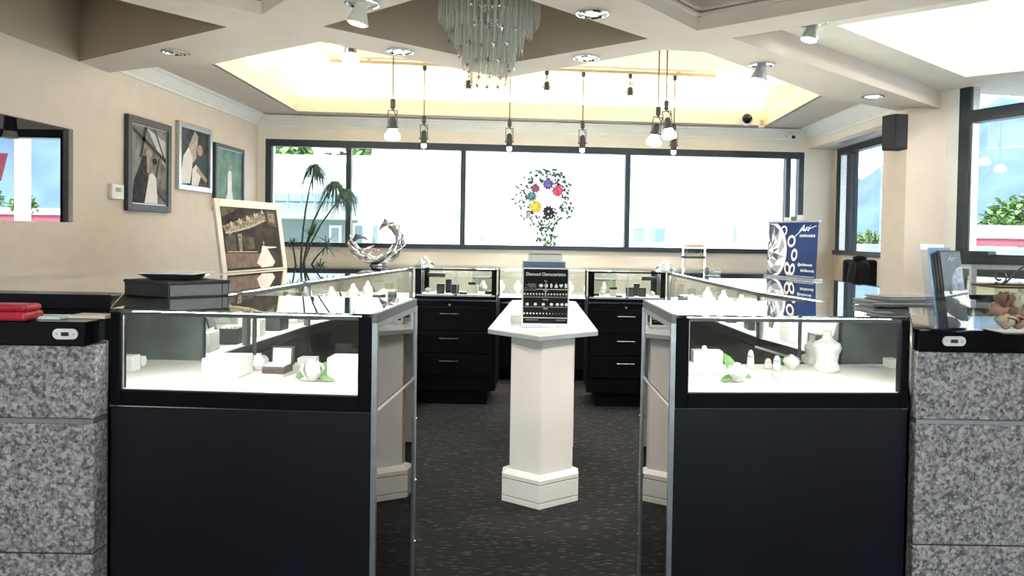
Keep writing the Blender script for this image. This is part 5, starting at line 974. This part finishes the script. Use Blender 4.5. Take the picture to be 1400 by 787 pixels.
def tree(x, y, h_, r, lab, m_='tleaf', n=650, z=-.12):
    rnd = random.Random(int(x*13+y*7)); t_ = thing('tree', lab, 'tree', (x, y, z)); MB().tube([(0, 0, 0), (.1, 0, h_*.35), (0, .1, h_*.7)], [r*.09, r*.06, r*.03], 8).build('trunk', 'bark', t_); mb = MB()
    for k in range(n):
        d = Vector((rnd.gauss(0, 1), rnd.gauss(0, 1), rnd.gauss(0, 1))).normalized(); rr = r*(.55+.45*rnd.random())*(1+.2*sin(5*d.x+3*d.z)); c_ = Vector((0, 0, h_-r*.8))+Vector((d.x*rr, d.y*rr, d.z*rr*.8)); leafmb(mb, c_, (rnd.uniform(-1, 1), rnd.uniform(-1, 1), rnd.uniform(-.6, .6)), r*.32, r*.2, .2)
    mb.build('foliage', m_, t_); return t_
tree(-9.3, 25.5, 5.3, 1.25, 'leafy tree above the white building, left one in the leftmost back pane'); tree(-6.3, 26, 5.0, 1.2, 'leafy tree above the white building, right one in the leftmost back pane'); tree(-12.4, 26.5, 5.5, 1.25, 'leafy tree behind the white building next to the left wall')
# mountains all round beyond the street
def ridge(lab, pts, base, depth, m_, seed):
    rnd = random.Random(seed); n = len(pts); mb = MB(); rows = 7; vs = []
    for i, (x, y, h_) in enumerate(pts):
        dirn = Vector((x, y)).normalized()
        for j in range(rows):
            f_ = j/(rows-1); k = 1.0+depth*f_; hh = base+(h_-base)*(f_**.8)+(rnd.uniform(-1, 1)*h_*.06 if 0 < j else 0); vs.append((x*k, y*k, hh))
    mb.add(vs, [(i*rows+j, (i+1)*rows+j, (i+1)*rows+j+1, i*rows+j+1) for i in range(n-1) for j in range(rows-1)]); o = mb.build('mountain', m_, smooth=True); return tag(o, lab, 'mountain')
ridge('hazy blue mountain seen through the right hand windows', [(45+6*k, 240-5.5*k, (20, 24, 30, 36, 40, 34, 27, 24, 30, 38, 46, 52, 48, 44, 50, 58, 52, 46, 50, 44, 46, 50)[k]) for k in range(22)], -3, .35, 'mount', 3)
ridge('hazy blue mountain seen through the opening in the left wall', [(-250+9*k, 150+6*k, (80, 86, 92, 88, 95, 100, 92, 86, 80, 84, 78, 70, 66, 60)[k]) for k in range(14)], -3, .3, 'mount', 5)
# red painted shop and trees at the right, cars
def red_shop(name_lab, px0, px1, y, pyt, pym, pyb, sign=None):
    a_ = P(px0, pyt, y=y); b2 = P(px1, pyb, y=y); m_ = P(px0, pym, y=y).z; t_ = thing('shop_building', name_lab, 'building', ((a_.x+b2.x)/2, y, -.12))
    MB().box(a_.x, b2.x, y, y+9, -.12, m_).build('wall', 'redb', t_, world=True); MB().box(a_.x-.1, b2.x+.1, y-.15, y+9, m_, a_.z).build('fascia', mat('pale_red_fascia', (.80, .42, .40), .8, var=.08), t_, world=True)
    n = 6
    for k in range(n): x = a_.x+(b2.x-a_.x)*(k+.5)/n; f_ = MB().box(x-.9, x+.9, y-.1, y, .1, m_-.5).build('shop_window', 'white', t_, world=True); MB().box(x-.8, x+.8, y-.14, y-.1, .2, m_-.6).build('shop_pane', 'redb' if k % 2 else 'extglass', f_, world=True)
    return t_
red_shop('red and pink shop building far outside the right entrance window', 1318, 1470, 46, 307, 325, 348)
red_shop('pale pink shop building seen through the left wall opening', -90, 84, 42, 282, 291, 303)
tree(38.5, 60, 5.4, 2.4, 'green tree rising over the red shop in the right entrance window'); tree(P(20, 290, y=36).x, 34, 3.6, .75, 'green tree in the left pane through the wall opening'); tree(P(50, 290, y=39).x, 38, 3.3, .65, 'smaller green tree beside the white post through the wall opening'); tree(P(1172, 330, y=52).x, 52, 2.2, .7, 'low green tree in the right side window, above the parked cars'); tree(P(1190, 330, y=58).x, 58, 2.4, .8, 'low green tree, second in the right side window')
cars = ((1362, 38, 'carb', 'blue car parked before the red shop'), (1400, 34, 'carw', 'white car parked before the red shop'), (1178, 42, 'carw', 'white car parked outside the right side window, left one'), (1204, 36, 'carw', 'white car parked outside the right side window, right one'))
for px, y, m_, lab in cars:
    c_ = P(px, 345, y=y); t = thing('car', lab, 'car', (c_.x, y, -.12)); MB().box(-2.0, 2.0, -.8, .8, .35, .85).build('body', m_, t, bevel=.12); mb = MB(); lo = [(-1.3, -.72), (1.2, -.72), (1.2, .72), (-1.3, .72)]; hi = [(-.9, -.6), (.7, -.6), (.7, .6), (-.9, .6)]; mb.add([(*p_, .85) for p_ in lo]+[(*p_, 1.4) for p_ in hi], [(4,5,6,7), (0,1,5,4), (1,2,6,5), (2,3,7,6), (3,0,4,7)]); mb.build('cabin', 'extglass', t)
    for sx in (-1.25, 1.25):
        for sy in (-.8, .8): MB().tube([(sx, sy-.1, .33), (sx, sy+.1, .33)], .33, 16).build('wheel', 'black', t)
# white post and red banner outside the side room
t = thing('street_post', 'white post standing outside the window beyond the left wall opening', 'post', (P(31, 250, y=9).x, 9, -.12)); MB().box(-.06, .06, -.06, .06, 0, 3.2).build('shaft', 'white', t); MB().box(-.12, .12, -.12, .12, 0, .05).build('foot', 'white', t)
t = thing('banner', 'dark red banner on a pole outside, at the left edge of the picture', 'banner', (P(-6, 240, y=8.5).x, 8.5, -.12)); MB().tube([(0, 0, 0), (0, 0, 2.9)], .02, 8).build('pole', 'darkmetal', t); MB().prism([(-.2, 2.05), (.06, 2.1), (.14, 2.42), (-.2, 2.42)], -.008, .008, Matrix.Rotation(pi/2, 4, 'X')).build('cloth', mat('maroon_cloth', (.25, .03, .06), .8), t)
